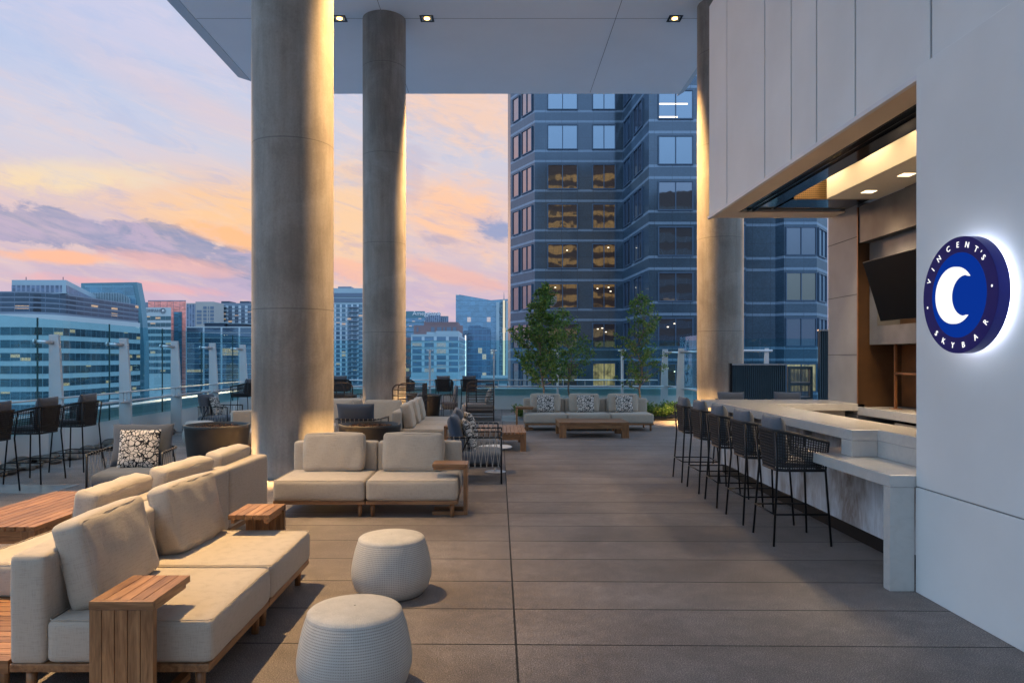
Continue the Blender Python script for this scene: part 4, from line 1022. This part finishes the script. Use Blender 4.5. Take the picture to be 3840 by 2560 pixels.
def tower(label,pts,depth,z0,z1,bodymat,bands,glassmat,name='office_building',glassname='window_band',group=None,out=.12,farp=None):
    """pts: front outline seen from the terrace, left to right; closed straight back by depth"""
    x=sum(p[0] for p in pts)/len(pts); y=sum(p[1] for p in pts)/len(pts)
    o=thing(name,label,'building',(x,y,z0),0,group)
    q=[(p[0]-x,p[1]-y) for p in pts]; far=[((pts[-1][0]*(1+1.05*depth/max(30,pts[-1][1])) if pts[-1][0]<0 else pts[-1][0])-x,q[-1][1]+depth),((pts[0][0]*(1+depth/max(30,pts[0][1])) if pts[0][0]<0 else pts[0][0])-x,q[0][1]+depth)] if farp is None else [(p[0]-x,p[1]-y) for p in farp]
    MB().prism(q+far,0,z1-z0).build('wall',bodymat,o)
    for a,b_ in bands:
        wall_strip(MB(),q,a-z0,b_-z0,out).build(glassname,glassmat,o)
    return o
def floors(zt,n,fh,wh): return [(zt-i*fh-wh,zt-i*fh) for i in range(n)]
def P2(*a): return [(UX(u,Y),Y) for u,Y in a]
M['b_white']=plain('pale_cladding',(.31,.42,.48),.6,0,.08,.05); M['b_band']=plain('white_spandrel',(.40,.48,.51),.5,0,.06,.05)
M['b_dark']=plain('dark_cladding',(.035,.06,.10),.4,0,.2,.05); M['b_beige']=plain('beige_cladding',(.36,.36,.35),.7,0,.06,.05)
M['b_brown']=plain('brown_cladding',(.20,.14,.15),.7,0,.1,.05); M['b_teal']=plain('teal_cladding',(.10,.22,.28),.5,0,.1,.05); M['b_blue']=plain('blue_metal_cladding',(.18,.23,.30),.4,.2,.1,.05)
M['g_dark']=facade('glazing_dark',(.008,.032,.045),(.16,.25,.29),3.0,.16,.04,.26,gtint=(.35,.60,.72),blotch=.5)
M['g_up']=facade('glazing_navy',(.006,.018,.036),(.12,.17,.24),4.2,.14,.02,.20,gtint=(.35,.50,.72),blotch=.5)
M['g_grid']=facade('glazing_grid',(.02,.045,.075),(.36,.46,.52),7.5,.75,.02,.32,gtint=(.45,.65,.85))
M['g_apt']=facade('glazing_apartment',(.03,.06,.10),(.42,.50,.56),3.6,1.5,.05,.3,gtint=(.5,.65,.85))
M['g_hotel']=facade('glazing_hotel',(.02,.06,.10),(.45,.55,.62),3.4,1.1,.05,.3,gtint=(.5,.7,.9))
M['g_sky']=facade('glazing_sky',(.07,.17,.27),(.16,.28,.38),2.0,.07,.035,.42,rough=.03,gtint=(.50,.72,.95),ls=1.0)
M['g_sunset_paint']=facade('painted_sunset_glazing',(.90,.30,.24),(.25,.14,.18),4.2,.22,0,.08,sub=.03,rough=.2,gtint=(1,.55,.50),blotch=.12,rowh=4.0)  # sunset reflection painted into the base colour as rose
M['g_fins']=facade('vertical_fins',(.10,.14,.22),(.24,.29,.38),1.5,.55,0,.1)
M['beam_light']=emit('facade_line_light',(.85,.93,1),1.6)
# 1 big banded building, left
Y1=218.; Y2=273.
X0=-185; XC=-137.
arc=[(X0,Y1)]+[(XC-9+9*sin(a)-.0,Y1+9-9*cos(a)) for a in [i*pi/2/7 for i in range(8)]]+[(XC,Y2)]
zc=VZ(721,Y1)
b1=tower('broad blue glass office block with pale bands at the far left',arc,60,-32,zc,M['b_band'],[(zc-4.0-k*3.95-2.35,zc-4.0-k*3.95) for k in range(9)],M['g_dark'],farp=[(XC-12,Y2+2),(X0,Y2+2)])
arc2=[(x_-1.5,y_+1.5) for x_,y_ in arc]; zu=VZ(668,Y1)
xm=sum(p[0] for p in arc)/len(arc); ym=sum(p[1] for p in arc)/len(arc)
q=[(a-xm,c-ym) for a,c in arc2]
MB().prism(q+[(q[-1][0]-12,q[-1][1]+1),(q[0][0],q[-1][1]+1)],zc+32,zu+32).build('upper_storeys',M['b_blue'],b1)
for k in range(4):
    a=zc+.9+k*(zu-zc-.8)/4; wall_strip(MB(),q,a+32,a+32+(zu-zc)/4-.75,.12).build('window_band',M['g_up'],b1)
ph=[(-160,Y1+8),(-137-6,Y1+8),(-137-6,Y2-3)]; q=[(UX(27,Y1+8)-xm,Y1+8-ym),(UX(152,Y1+8)-xm,Y1+8-ym),(UX(222,Y2+10)-xm,Y2+10-ym)]
MB().prism(q+[(q[-1][0]-25,q[-1][1]),(q[0][0]-10,q[0][1]+40)],zu+32.001,VZ(643,Y1+8)+32).build('penthouse',M['b_white'],b1)
wall_strip(MB(),q,zu+32.3,VZ(655,Y1+8)+32,.12).build('window_band',M['g_fins'],b1)
for uu in (60,145):
    xx_=UX(uu,Y1+14); MB().tube([(xx_-xm,Y1+14-ym,VZ(645,Y1+14)+32),(xx_-xm,Y1+14-ym,VZ(636,Y1+14)+32)],.12,5).build('roof_mast',M['b_dark'],b1)
# sail-shaped wing with leaning edge
YS=285.
pts=[(186,650),(314,648),(322,690),(327,735),(331,800),(333,900),(190,900)]
o=thing('glass_wing','tall sail shaped glass wing with a leaning edge beside the banded block','building',(UX(260,YS),YS,-32))
poly=[(UX(u,YS)-UX(260,YS),VZ(v,YS)+32) for u,v in pts]
poly[-1]=(poly[-1][0],0); poly[-2]=(poly[-2][0],0)
MB().prism_y(poly,0,4).build('wall',M['b_teal'],o)
MB().box(UX(200,YS)-UX(260,YS),UX(236,YS)-UX(260,YS),4.01,18,0,VZ(662,YS)+32).build('rear_block',M['b_teal'],o)
b=MB(); fr_=[(195,655),(306,654),(313,690),(319,735),(322,800),(322,900),(195,900)]
pp_=[(UX(u,YS)-UX(260,YS),-.15,max(0,VZ(v,YS)+32)) for u,v in fr_]
b.add(pp_,[tuple(range(len(pp_)))],False,[[(p[0],p[2]) for p in pp_]]); b.build('glazing',facade('wing_glazing',(.04,.13,.20),(.15,.30,.38),4.5,.22,.02,.35,sub=.08,gtint=(.45,.7,.9),rowh=3.9),o)
b=MB()
for i in range(26):
    u=207+i*3.7; b.box(UX(u,YS)-UX(260,YS)-.12,UX(u,YS)-UX(260,YS)+.12,-.7,-.2,VZ(700,YS)+32,VZ(672+ (max(0,i-16)**2)*.16,YS)+32)
b.build('fin_screen',M['b_white'],o)
# 2 company block
Y=420.
c0=tower('pale banded office block with a company name on its top band',P2((322,Y),(393,Y)),40,-32,VZ(706,Y),M['b_band'],[(VZ(735+k*15.3-(0 if k else 0),Y),VZ(726+k*15.3,Y)) for k in range(9)],M['g_dark'])
def text_part(parent,s,size,x_,y_,z_,mat,name='lettering',ext=.15):
    vs,fs=glyph(s,size); me=MB(); cx=min(v.x for v in vs); cz=min(v.y for v in vs)
    me.add([(x_+v.x-cx,y_-v.z*ext/.0015*.5,z_+v.y-cz) for v in vs],fs); return me.build(name,mat,parent)
M['sign_grey']=plain('sign_letters_grey',(.14,.16,.20),.5); M['sign_pale']=plain('sign_letters_pale',(.8,.8,.8),.5)
cx_=c0.location.x
text_part(c0,'COMPANY',2.45,UX(328,Y)-cx_,-.35,VZ(716.5,Y)+32,M['sign_grey'])
MB().tube([(UX(375,Y)-cx_+1.35*cos(a),-.4,VZ(713.5,Y)+32+1.35*sin(a)) for a in [2*pi*i/20 for i in range(20)]],.2,5,closed=True).build('ring_emblem',M['sign_grey'],c0)
MB().soft(1.0,.5,1.0,.45,0,(UX(375,Y)-cx_,-.4,VZ(713.5,Y)+32),5).build('emblem_core',M['sign_pale'],c0)
# 3 glass tower, its sunset reflection painted rose pink
Y=470.
r3=tower('glass tower painted rose pink for the sunset reflection, with a teal inset',P2((340,Y),(427,Y)),40,-32,VZ(689.5,Y),M['b_blue'],[(-31,VZ(691.5,Y))],M['g_sunset_paint'],glassname='sunset_painted_glass')
wx=r3.location.x
b=MB(); wall_strip(b,[(UX(400,Y)-wx,-.4),(UX(418.5,Y)-wx,-.4)],0,VZ(716,Y)+32); b.build('teal_inset',facade('inset_glazing',(.03,.13,.20),(.05,.16,.24),3,.1,0,.25,gtint=(.3,.6,.8)),r3)
tower('plain blue block just left of the rose glass tower',P2((326,Y+10),(341,Y+10)),30,-32,VZ(694,Y+10),M['b_blue'],[],M['g_dark'])
# 4 fins block, beige block, blue apartments
Y=380.
tower('narrow block with blue vertical fins right of the rose tower',P2((428,Y),(449.5,Y)),30,-32,VZ(696,Y),M['b_beige'],[(-20,VZ(699,Y))],M['g_fins'],glassname='fin_screen')
be=tower('pale grey residential block with small dark windows',P2((449,Y-8),(490,Y-8),(514,Y+6)),30,-32,VZ(695.5,Y),M['b_beige'],[],M['g_dark'])
bx,by=be.location.x,be.location.y
for row in range(5):
    for (u0,u1) in ((452,463),(467,474.5),(478,480),(483,491)):
        if row==0 and u0==452: continue
        za,zb=VZ(703.5+row*8.6+6,Y-8)+32,VZ(703.5+row*8.6,Y-8)+32
        MB().box(UX(u0,Y-8)-bx,UX(u1,Y-8)-bx,Y-8-by-.15,Y-8-by+.2,za,zb).build('window',M['g_up'],be)
ap=tower('blue grey apartment block with stacked balconies left of the thick column',P2((492,Y+20),(600,Y+20)),30,-32,VZ(696,Y+20),M['b_blue'],[(VZ(708+k*8.6,Y+20),VZ(702+k*8.6,Y+20)) for k in range(8)],M['g_apt'])
ax=ap.location.x
MB().box(UX(505,Y+20)-ax,UX(524,Y+20)-ax,2,12,VZ(697,Y+20)+32,VZ(691,Y+20)+32).box(UX(548,Y+20)-ax,UX(570,Y+20)-ax,2,12,VZ(697,Y+20)+32,VZ(691,Y+20)+32).build('roof_plant',M['b_dark'],ap)
for k in range(6):
    MB().box(UX(503,Y+20)-ax,UX(522,Y+20)-ax,-4,-.2,VZ(706+k*8.6,Y+20)+32,VZ(704.6+k*8.6,Y+20)+32).build('balcony',M['b_white'],ap)
# 5 dark grid block
Y=300.
gk=tower('dark glass office block with a white grid frame behind the left glass screen',P2((427,Y),(640,Y)),40,-32,VZ(750,Y),M['b_band'],[(VZ(752.5+k*11.9+10.4,Y),VZ(752.5+k*11.9,Y)) for k in range(13)],M['g_grid'])
gx=gk.location.x
MB().box(UX(463,Y)-gx,UX(508,Y)-gx,3,20,VZ(749,Y)+32,VZ(741,Y)+32).box(UX(511,Y)-gx,UX(545,Y)-gx,5,20,VZ(749,Y)+32,VZ(742,Y)+32).build('penthouse',M['b_dark'],gk)
MB().box(UX(461,Y)-gx,UX(512,Y)-gx,2,21,VZ(741,Y)+32.02,VZ(740,Y)+32).box(UX(512,Y)-gx+.5,UX(560,Y)-gx,4,21,VZ(742,Y)+32.02,VZ(741,Y)+32).build('roof_slab',M['b_white'],gk)
# 6 hotel tower between the columns
Y=430.
ht=tower('tall pale hotel tower with balconies between the two columns',P2((757,Y),(842,Y)),30,-32,VZ(662,Y),M['b_white'],[(VZ(699+k*10.35+7.2,Y),VZ(699+k*10.35,Y)) for k in range(19)],M['g_hotel'])
hx=ht.location.x
MB().box(UX(757,Y)-hx,UX(842,Y)-hx,-.3,-.05,VZ(682,Y)+32,VZ(673,Y)+32).box(UX(757,Y)-hx,UX(842,Y)-hx,-.3,-.05,VZ(694,Y)+32,VZ(685,Y)+32).build('dark_band',M['g_up'],ht)
MB().box(UX(773,Y)-hx,UX(803,Y)-hx,4,20,VZ(661.9,Y)+32,VZ(656.5,Y)+32).build('roof_plant',M['b_blue'],ht)
for k in range(19):
    MB().box(UX(800,Y)-hx,UX(824,Y)-hx,-2.5,-.2,VZ(707+k*10.35,Y)+32,VZ(705+k*10.35,Y)+32).build('balcony',M['b_blue'],ht)
# 7 bank tower, plant block, brown block, white office, sloped tower
Y=460.
bk=tower('teal glass bank tower with a name near its top right of the second column',P2((925,Y),(976,Y)),30,-32,VZ(714.5,Y),M['b_teal'],[(VZ(730.5+k*11+8.5,Y),VZ(730.5+k*11,Y)) for k in range(9)],M['g_sky'])
text_part(bk,'Amegybank',3.9,UX(947.5,Y)-bk.location.x,-.35,VZ(727.5,Y)+32,M['sign_pale'])
Y=520.
pt=tower('distant pale block with a screened roof deck',P2((974,Y),(1012,Y)),30,-32,VZ(718,Y),M['b_blue'],[(VZ(740,Y),VZ(722,Y))],M['g_fins'],glassname='roof_screen')
tower('distant pale annex with a small roof sign',P2((1011.5,Y+4),(1030,Y+4)),30,-32,VZ(725,Y),M['b_blue'],[(VZ(742,Y),VZ(729,Y))],M['g_fins'],glassname='roof_screen')
Y=330.
br=tower('brown brick block with a stepped roof behind the white office',P2((950,Y),(1063,Y)),30,-32,VZ(747,Y),M['b_brown'],[],M['g_dark'])
bx=br.location.x
MB().box(UX(971,Y)-bx,UX(1050,Y)-bx,5,25,VZ(747.1,Y)+32,VZ(738,Y)+32).build('roof_storey',M['b_brown'],br)
for u0,u1 in ((957,961),(990,998),(1004,1014),(1018,1022),(1026,1036),(1040,1048)): MB().box(UX(u0,Y)-bx,UX(u1,Y)-bx,-.15,.1,VZ(762,Y)+32,VZ(751,Y)+32).build('window',M['g_up'],br)
tower('dusky brown block at the right edge of the second column',P2((926,Y+20),(948,Y+20)),30,-32,VZ(775,Y+20),M['b_brown'],[(VZ(800+k*18,Y),VZ(790+k*18,Y)) for k in range(6)],M['g_dark'])
Y=190.
wo=tower('white office building with blue windows and a lit corner line',P2((944,Y),(1053,Y),(1069,Y+42)),40,-32,VZ(767.5,Y),M['b_white'],[(VZ(782.5+k*14.3+0,Y),VZ(773+k*14.3,Y)) for k in range(6)],facade('white_office_glazing',(.03,.10,.17),(.40,.50,.56),3.2,.75,.10,.3,gtint=(.5,.7,.9),ls=.8))
wx,wy=wo.location.x,wo.location.y
MB().box(UX(979,Y)-wx,UX(1000,Y)-wx,Y-wy+1,Y-wy+20,VZ(767.4,Y)+32,VZ(762,Y)+32).box(UX(1000,Y)-wx+.1,UX(1053,Y)-wx,Y-wy+.3,Y-wy+20,VZ(767.4,Y)+32,VZ(760,Y)+32).build('roof_plant',M['b_white'],wo)
MB().box(UX(932,Y-3)-wx,UX(1053,Y-3)-wx,Y-wy-3,Y-wy-.3,0,VZ(867,Y-3)+32).build('podium',M['b_white'],wo)
e=(UX(1069.3,Y+41)-wx,Y+41-wy); MB().box(e[0]-.15,e[0]+.2,e[1]-1,e[1]-.4,0,VZ(770,Y+41)+32).build('light_line',M['beam_light'],wo)
Y=400.
sg_=thing('office_tower','tall sky blue glass tower with a sloping roofline left of the dark tower','building',(UX(1100,Y),Y,-32))
sx=sg_.location.x
tp=[(1047,675),(1128,689.5),(1150,687.5),(1176,686)]
poly=[(UX(u,Y)-sx,VZ(v,Y)+32) for u,v in tp]+[(UX(1176,Y)-sx,0),(UX(1047,Y)-sx,0)]
MB().prism_y(poly[::-1],0,30).build('wall',M['b_teal'],sg_)
pp_=[(x_,-.2,z_) for x_,z_ in poly]
MB().add(pp_,[tuple(range(6))],False,[[(p[0],p[2]) for p in pp_]]).build('curtain_wall',facade('tower_glazing',(.085,.21,.33),(.14,.26,.37),2.2,.10,.02,.40,sub=.06,rough=.03,gtint=(.55,.75,.95),blotch=.2,rowh=3.0,ls=1.3),sg_)
b=MB(); dk=[(1078.5,754),(1081,750.5),(1104,750.5),(1109,754),(1127,757),(1128,900),(1075,900)]
pp_=[(UX(u,Y)-sx,-3,max(0,VZ(v,Y)+32)) for u,v in dk]
MB().prism_y([(p[0],p[2]) for p in pp_][::-1],-16,-3).build('reflection_block',M['b_dark'],sg_)  # solid block stands in for a dark tower reflected in the glass
pp_=[(p[0],-16.2,p[2]) for p in pp_]
MB().add(pp_,[tuple(range(len(pp_)))],False,[[(p[0],p[2]) for p in pp_]]).build('reflection_glazing',facade('reflection_block_glazing',(.025,.07,.13),(.10,.22,.33),2.2,.12,.06,.28,sub=.07,gtint=(.4,.62,.9),blotch=.3,rowh=3.3,ls=1.4),sg_)
for uu in (1143,1165):
    MB().box(UX(uu,Y)-sx-.8,UX(uu,Y)-sx+.8,-1.6,-.4,0,VZ(694,Y)+32).build('pier',M['b_white'],sg_)
MB().box(UX(1157.5,Y)-sx-.55,UX(1157.5,Y)-sx+.55,-2.4,-.6,VZ(868,Y)+32,VZ(690,Y)+32).build('light_shaft',emit('shaft_light',(1,.93,.72),.75),sg_)
MB().tube([(UX(1157.5,Y)-sx,-1,VZ(690,Y)+32),(UX(1157.5,Y)-sx,-1,VZ(671,Y)+32)],.28,5,r2=.08).build('spire',M['b_blue'],sg_)
Y=120.
lo=tower('low pale building with a green roof edge behind the woven chair',P2((1105,Y),(1178,Y)),20,-32,VZ(868,Y),M['b_teal'],[(VZ(890,Y),VZ(881,Y))],M['g_apt'])
# little rooftop trees on the banded block terrace
# ---------------------------------------------------------------- the granite tower
t=NT('polished_granite'); g=t.n('ShaderNodeNewGeometry'); sp=t.n('ShaderNodeSeparateXYZ'); t.l(g.outputs['Position'],sp.inputs[0])
fz=t.math('MULTIPLY',t.math('FRACT',t.math('DIVIDE',t.math('SUBTRACT',sp.outputs[2],5.20),3.885)),3.885)   # height above a window head
b1_=t.math('MULTIPLY',t.math('GREATER_THAN',fz,.20),t.math('LESS_THAN',fz,.42)); b2_=t.math('MULTIPLY',t.math('GREATER_THAN',fz,1.20),t.math('LESS_THAN',fz,1.42))
band_=t.math('MAXIMUM',b1_,b2_)
nz=t.noise(t.co(),.35,5,.6); sp2=t.noise(t.co(),7,4,.8)
gr=t.mix(1.0,t.ramp(nz,(.3,(.018,.042,.066)),(.7,(.040,.070,.10))),t.ramp(sp2,(.3,.65),(.7,1.4)),'MULTIPLY')
gr=t.mix(1.0,gr,t.ramp(wn.outputs[0],(0,(.72,.72,.78)),(.6,(1,1,1)),(1,(1.25,1.15,1.1))),'MULTIPLY')
wl=t.mix(1.0,(.15,.215,.29),t.ramp(sp2,(.3,.8),(.7,1.15)),'MULTIPLY')
ux=t.n('ShaderNodeUVMap'); su=t.n('ShaderNodeSeparateXYZ'); t.l(ux.outputs[0],su.inputs[0])
fu=t.math('FRACT',t.math('DIVIDE',su.outputs[0],1.55)); jj=t.math('LESS_THAN',fu,.03)
wn=t.n('ShaderNodeTexWhiteNoise'); cb=t.n('ShaderNodeCombineXYZ'); t.l(t.math('FLOOR',t.math('DIVIDE',su.outputs[0],1.55)),cb.inputs[0]); t.l(t.math('FLOOR',t.math('DIVIDE',t.math('SUBTRACT',sp.outputs[2],5.2),1.295)),cb.inputs[1]); t.l(cb.outputs[0],wn.inputs[0])
jz=t.math('LESS_THAN',t.math('ABSOLUTE',t.math('SUBTRACT',fz,2.6)),.03)
cc=t.mix(band_,gr,wl); cc=t.mix(t.math('MULTIPLY',t.math('MAXIMUM',jj,jz),.6),cc,(.02,.03,.045))
df=t.pbr(cc,.45,0,None,.3); gl=t.n('ShaderNodeBsdfGlossy'); gl.inputs[0].default_value=(.5,.65,.9,1); gl.inputs['Roughness'].default_value=.08
mx=t.n('ShaderNodeMixShader'); mx.inputs[0].default_value=.10; t.l(df,mx.inputs[1]); t.l(gl.outputs[0],mx.inputs[2]); M['granite']=t.end(mx.outputs[0])
M['frame_blue']=plain('window_frame_blue',(.06,.10,.16),.4,.3,.05,2)
def pane(name,base,tint,refl,lit=None,ls=0,dots=False):
    t=NT(name); uv=t.co('Object'); nz=t.noise(uv,1.1,3,.6,.6)
    if lit:
        sp=t.n('ShaderNodeSeparateXYZ'); t.l(uv,sp.inputs[0]); hz=t.math('FRACT',t.math('MULTIPLY',sp.outputs[0],3.3)); slat=t.ramp(hz,(.45,.75),(.55,1.0))
        e=t.math('MULTIPLY',t.ramp(nz,(.35,.12),(.62,1.0)),ls)
        df=t.pbr(t.mix(1.0,base,slat,'MULTIPLY'),.5,0,None,.5,emit=t.mix(1.0,lit,slat,'MULTIPLY'),es=e)
    else: df=t.pbr(base,.5)
    gl=t.n('ShaderNodeBsdfGlossy'); gl.inputs[0].default_value=tuple(tint)+(1,); gl.inputs['Roughness'].default_value=.02
    wv=t.noise(t.co('Object',scale=(.5,.5,.3)),1.0,2); t.l(t.bump(wv,.09,.10),gl.inputs['Normal'])
    mx=t.n('ShaderNodeMixShader'); mx.inputs[0].default_value=refl; t.l(df,mx.inputs[1]); t.l(gl.outputs[0],mx.inputs[2]); return t.end(mx.outputs[0])
M['p_dark']=pane('pane_dark',(.005,.007,.010),(.55,.65,.85),.32)
M['p_blue']=pane('pane_blue',(.012,.025,.045),(.5,.68,.9),.36)
M['p_gold']=pane('pane_gold',(.01,.009,.008),(.65,.62,.58),.42)
M['p_rose']=pane('pane_rose',(.02,.02,.03),(.80,.62,.60),.40)
M['p_lit']=pane('pane_lit',(.12,.07,.03),(.5,.6,.7),.22,(1,.60,.25),.62)
M['lampdot']=emit('office_lamp',(1,.82,.6),3.0)
YB,YD=70.,61.
sB,sD=F/YB,F/YD
foot=[(1.25,74.6),(3.55,YB),(12.2,YB),(12.85,YD),(21.1,YD),(21.5,YD+.9),(24.0,YD+.9),(24.4,YD),(27.2,YD),(29.5,YD+3)]
gt=thing('granite_tower','dark blue granite and glass office tower filling the view behind the trees','building',(0,0,-32))
b=MB(); wall_strip(b,foot,0,90); n_=len(foot)
b.add([(x_,y_,90) for x_,y_ in foot]+[(29.5,95,90),(1.25,95,90)],[tuple(range(n_+2))])
b.add([(29.5,YD+3,0),(29.5,95,0),(29.5,95,90),(29.5,YD+3,90)],[(0,1,2,3)]).add([(1.25,95,0),(1.25,74.6,0),(1.25,74.6,90),(1.25,95,90)],[(0,1,2,3)])
b.build('wall',M['granite'],gt)
rn=random.Random(9)
def win(p0,p1,z0,z1,mat,mull=1,lamps=0):
    """one window: frame with its panes, on the wall line p0-p1"""
    p0=Vector(p0);p1=Vector(p1);d=(p1-p0);L=d.length;d.normalize();n=Vector((d.y,-d.x))
    fr=MB(); th=.09
    def bx(a,b_,zz0,zz1,o0,o1,m):
        c=[p0+d*a+n*o0,p0+d*b_+n*o0,p0+d*b_+n*o1,p0+d*a+n*o1]
        vs=[(q.x,q.y,zz0+32) for q in c]+[(q.x,q.y,zz1+32) for q in c]
        m.add(vs,[(3,2,1,0),(4,5,6,7),(0,1,5,4),(1,2,6,5),(2,3,7,6),(3,0,4,7)])
    bx(0,L,z0,z0+th,-.05,.14,fr);bx(0,L,z1-th,z1,-.05,.14,fr);bx(0,th,z0+th,z1-th,-.05,.14,fr);bx(L-th,L,z0+th,z1-th,-.05,.14,fr)
    for i in range(1,mull+1): bx(L*i/(mull+1)-.035,L*i/(mull+1)+.035,z0+th,z1-th,-.05,.13,fr)
    f=fr.build('window',M['frame_blue'],gt)
    pn=MB(); bx(th,L-th,z0+th,z1-th,-.02,.05,pn); pn.build('pane',mat,f)
    if lamps:
        lm=MB()
        for k in range(lamps):
            a=L*rn.uniform(.15,.8); z=z0+(z1-z0)*rn.uniform(.62,.85); bx(a,a+.16,z,z+.07,.052,.06,lm)
        lm.build('office_lamp',M['lampdot'],f)
for k in range(-2,7):
    zt=5.20+3.885*k; zb=zt-2.46
    for (u0,u1) in ((1257,1327),(1360,1414)):
        m='p_lit' if (k<=-1 and u0>1300) else 'p_gold' if 1<=k<=4 else 'p_dark' if k<5 else 'p_blue'
        if k==-2: m='p_lit'
        win((UX(u0,YB),YB),(UX(u1,YB),YB),zb,zt,M[m],1,rn.randint(1,3) if k in (0,1,2) else 0)
    def onC(f): return (12.2+.65*f,YB-9*f)
    win(onC(.08),onC(.36),zb,zt,M['p_dark' if k<4 else 'p_blue'],1); win(onC(.48),onC(.80),zb,zt,M['p_dark' if k!=0 else 'p_gold'],1)
    m='p_dark' if k<4 else 'p_blue'
    win((UX(1511,YD),YD),(UX(1592,YD),YD),zb-.05,zt,M['p_gold' if k==-1 else m],1,2 if k in (0,-1) else 0)
    win((UX(1625,YD),YD),(UX(1665,YD),YD),zb,zt,M[m],1)
    win((18.95,YD),(21.0,YD),zb,zt,M['p_lit' if k<=-1 else 'p_dark' if k<4 else 'p_blue'],1)
    win((24.5,YD),(27.15,YD),zb,zt,M['p_lit' if k<=-1 else 'p_gold' if k==1 else m],1)
    win((27.35,YD+.19),(29.0,YD+2.35),zb,zt,M['p_blue'],1)
    pa=lambda f:(1.25+2.3*f,74.6-4.6*f)
    win(pa(.12),pa(.40),zb,zt,M['p_rose'],0); win(pa(.50),pa(.92),zb,zt,M['p_rose'],1)
# roof lights inside the top office
for (u0,u1,v_) in ((1512,1579,239.5),(1512,1556,269.5)):
    z=VZ(v_,YD)+32; MB().box(UX(u0,YD),UX(u1,YD),YD-.075,YD-.06,z-.05,z+.05).build('office_lamp',M['lampdot'],gt)
# an amber striped tower across the street behind us, seen only mirrored in the panes
tower('amber striped office tower behind the viewer, mirrored in the dark panes',[(41,-95),(12,-95)],-25,-32,66,plain('brown_stripe',(.10,.06,.045),.5,0,.1,.1),[(62-k*3.9-2,62-k*3.9) for k in range(20)],facade('amber_glazing',(.24,.15,.04),(.06,.04,.03),1.6,.12,.8,.10,gtint=(.7,.6,.4),ls=.95,litcol=(1,.62,.2)),out=.15)
tower('brown stone tower across the street behind the viewer, mirrored in the right panes',[(75,-72),(42,-72)],-25,-32,47,plain('brown_stone_far',(.10,.078,.066),.7,0,.2,.1),[(43-k*3.9-2,43-k*3.9) for k in range(16)],M['g_dark'])
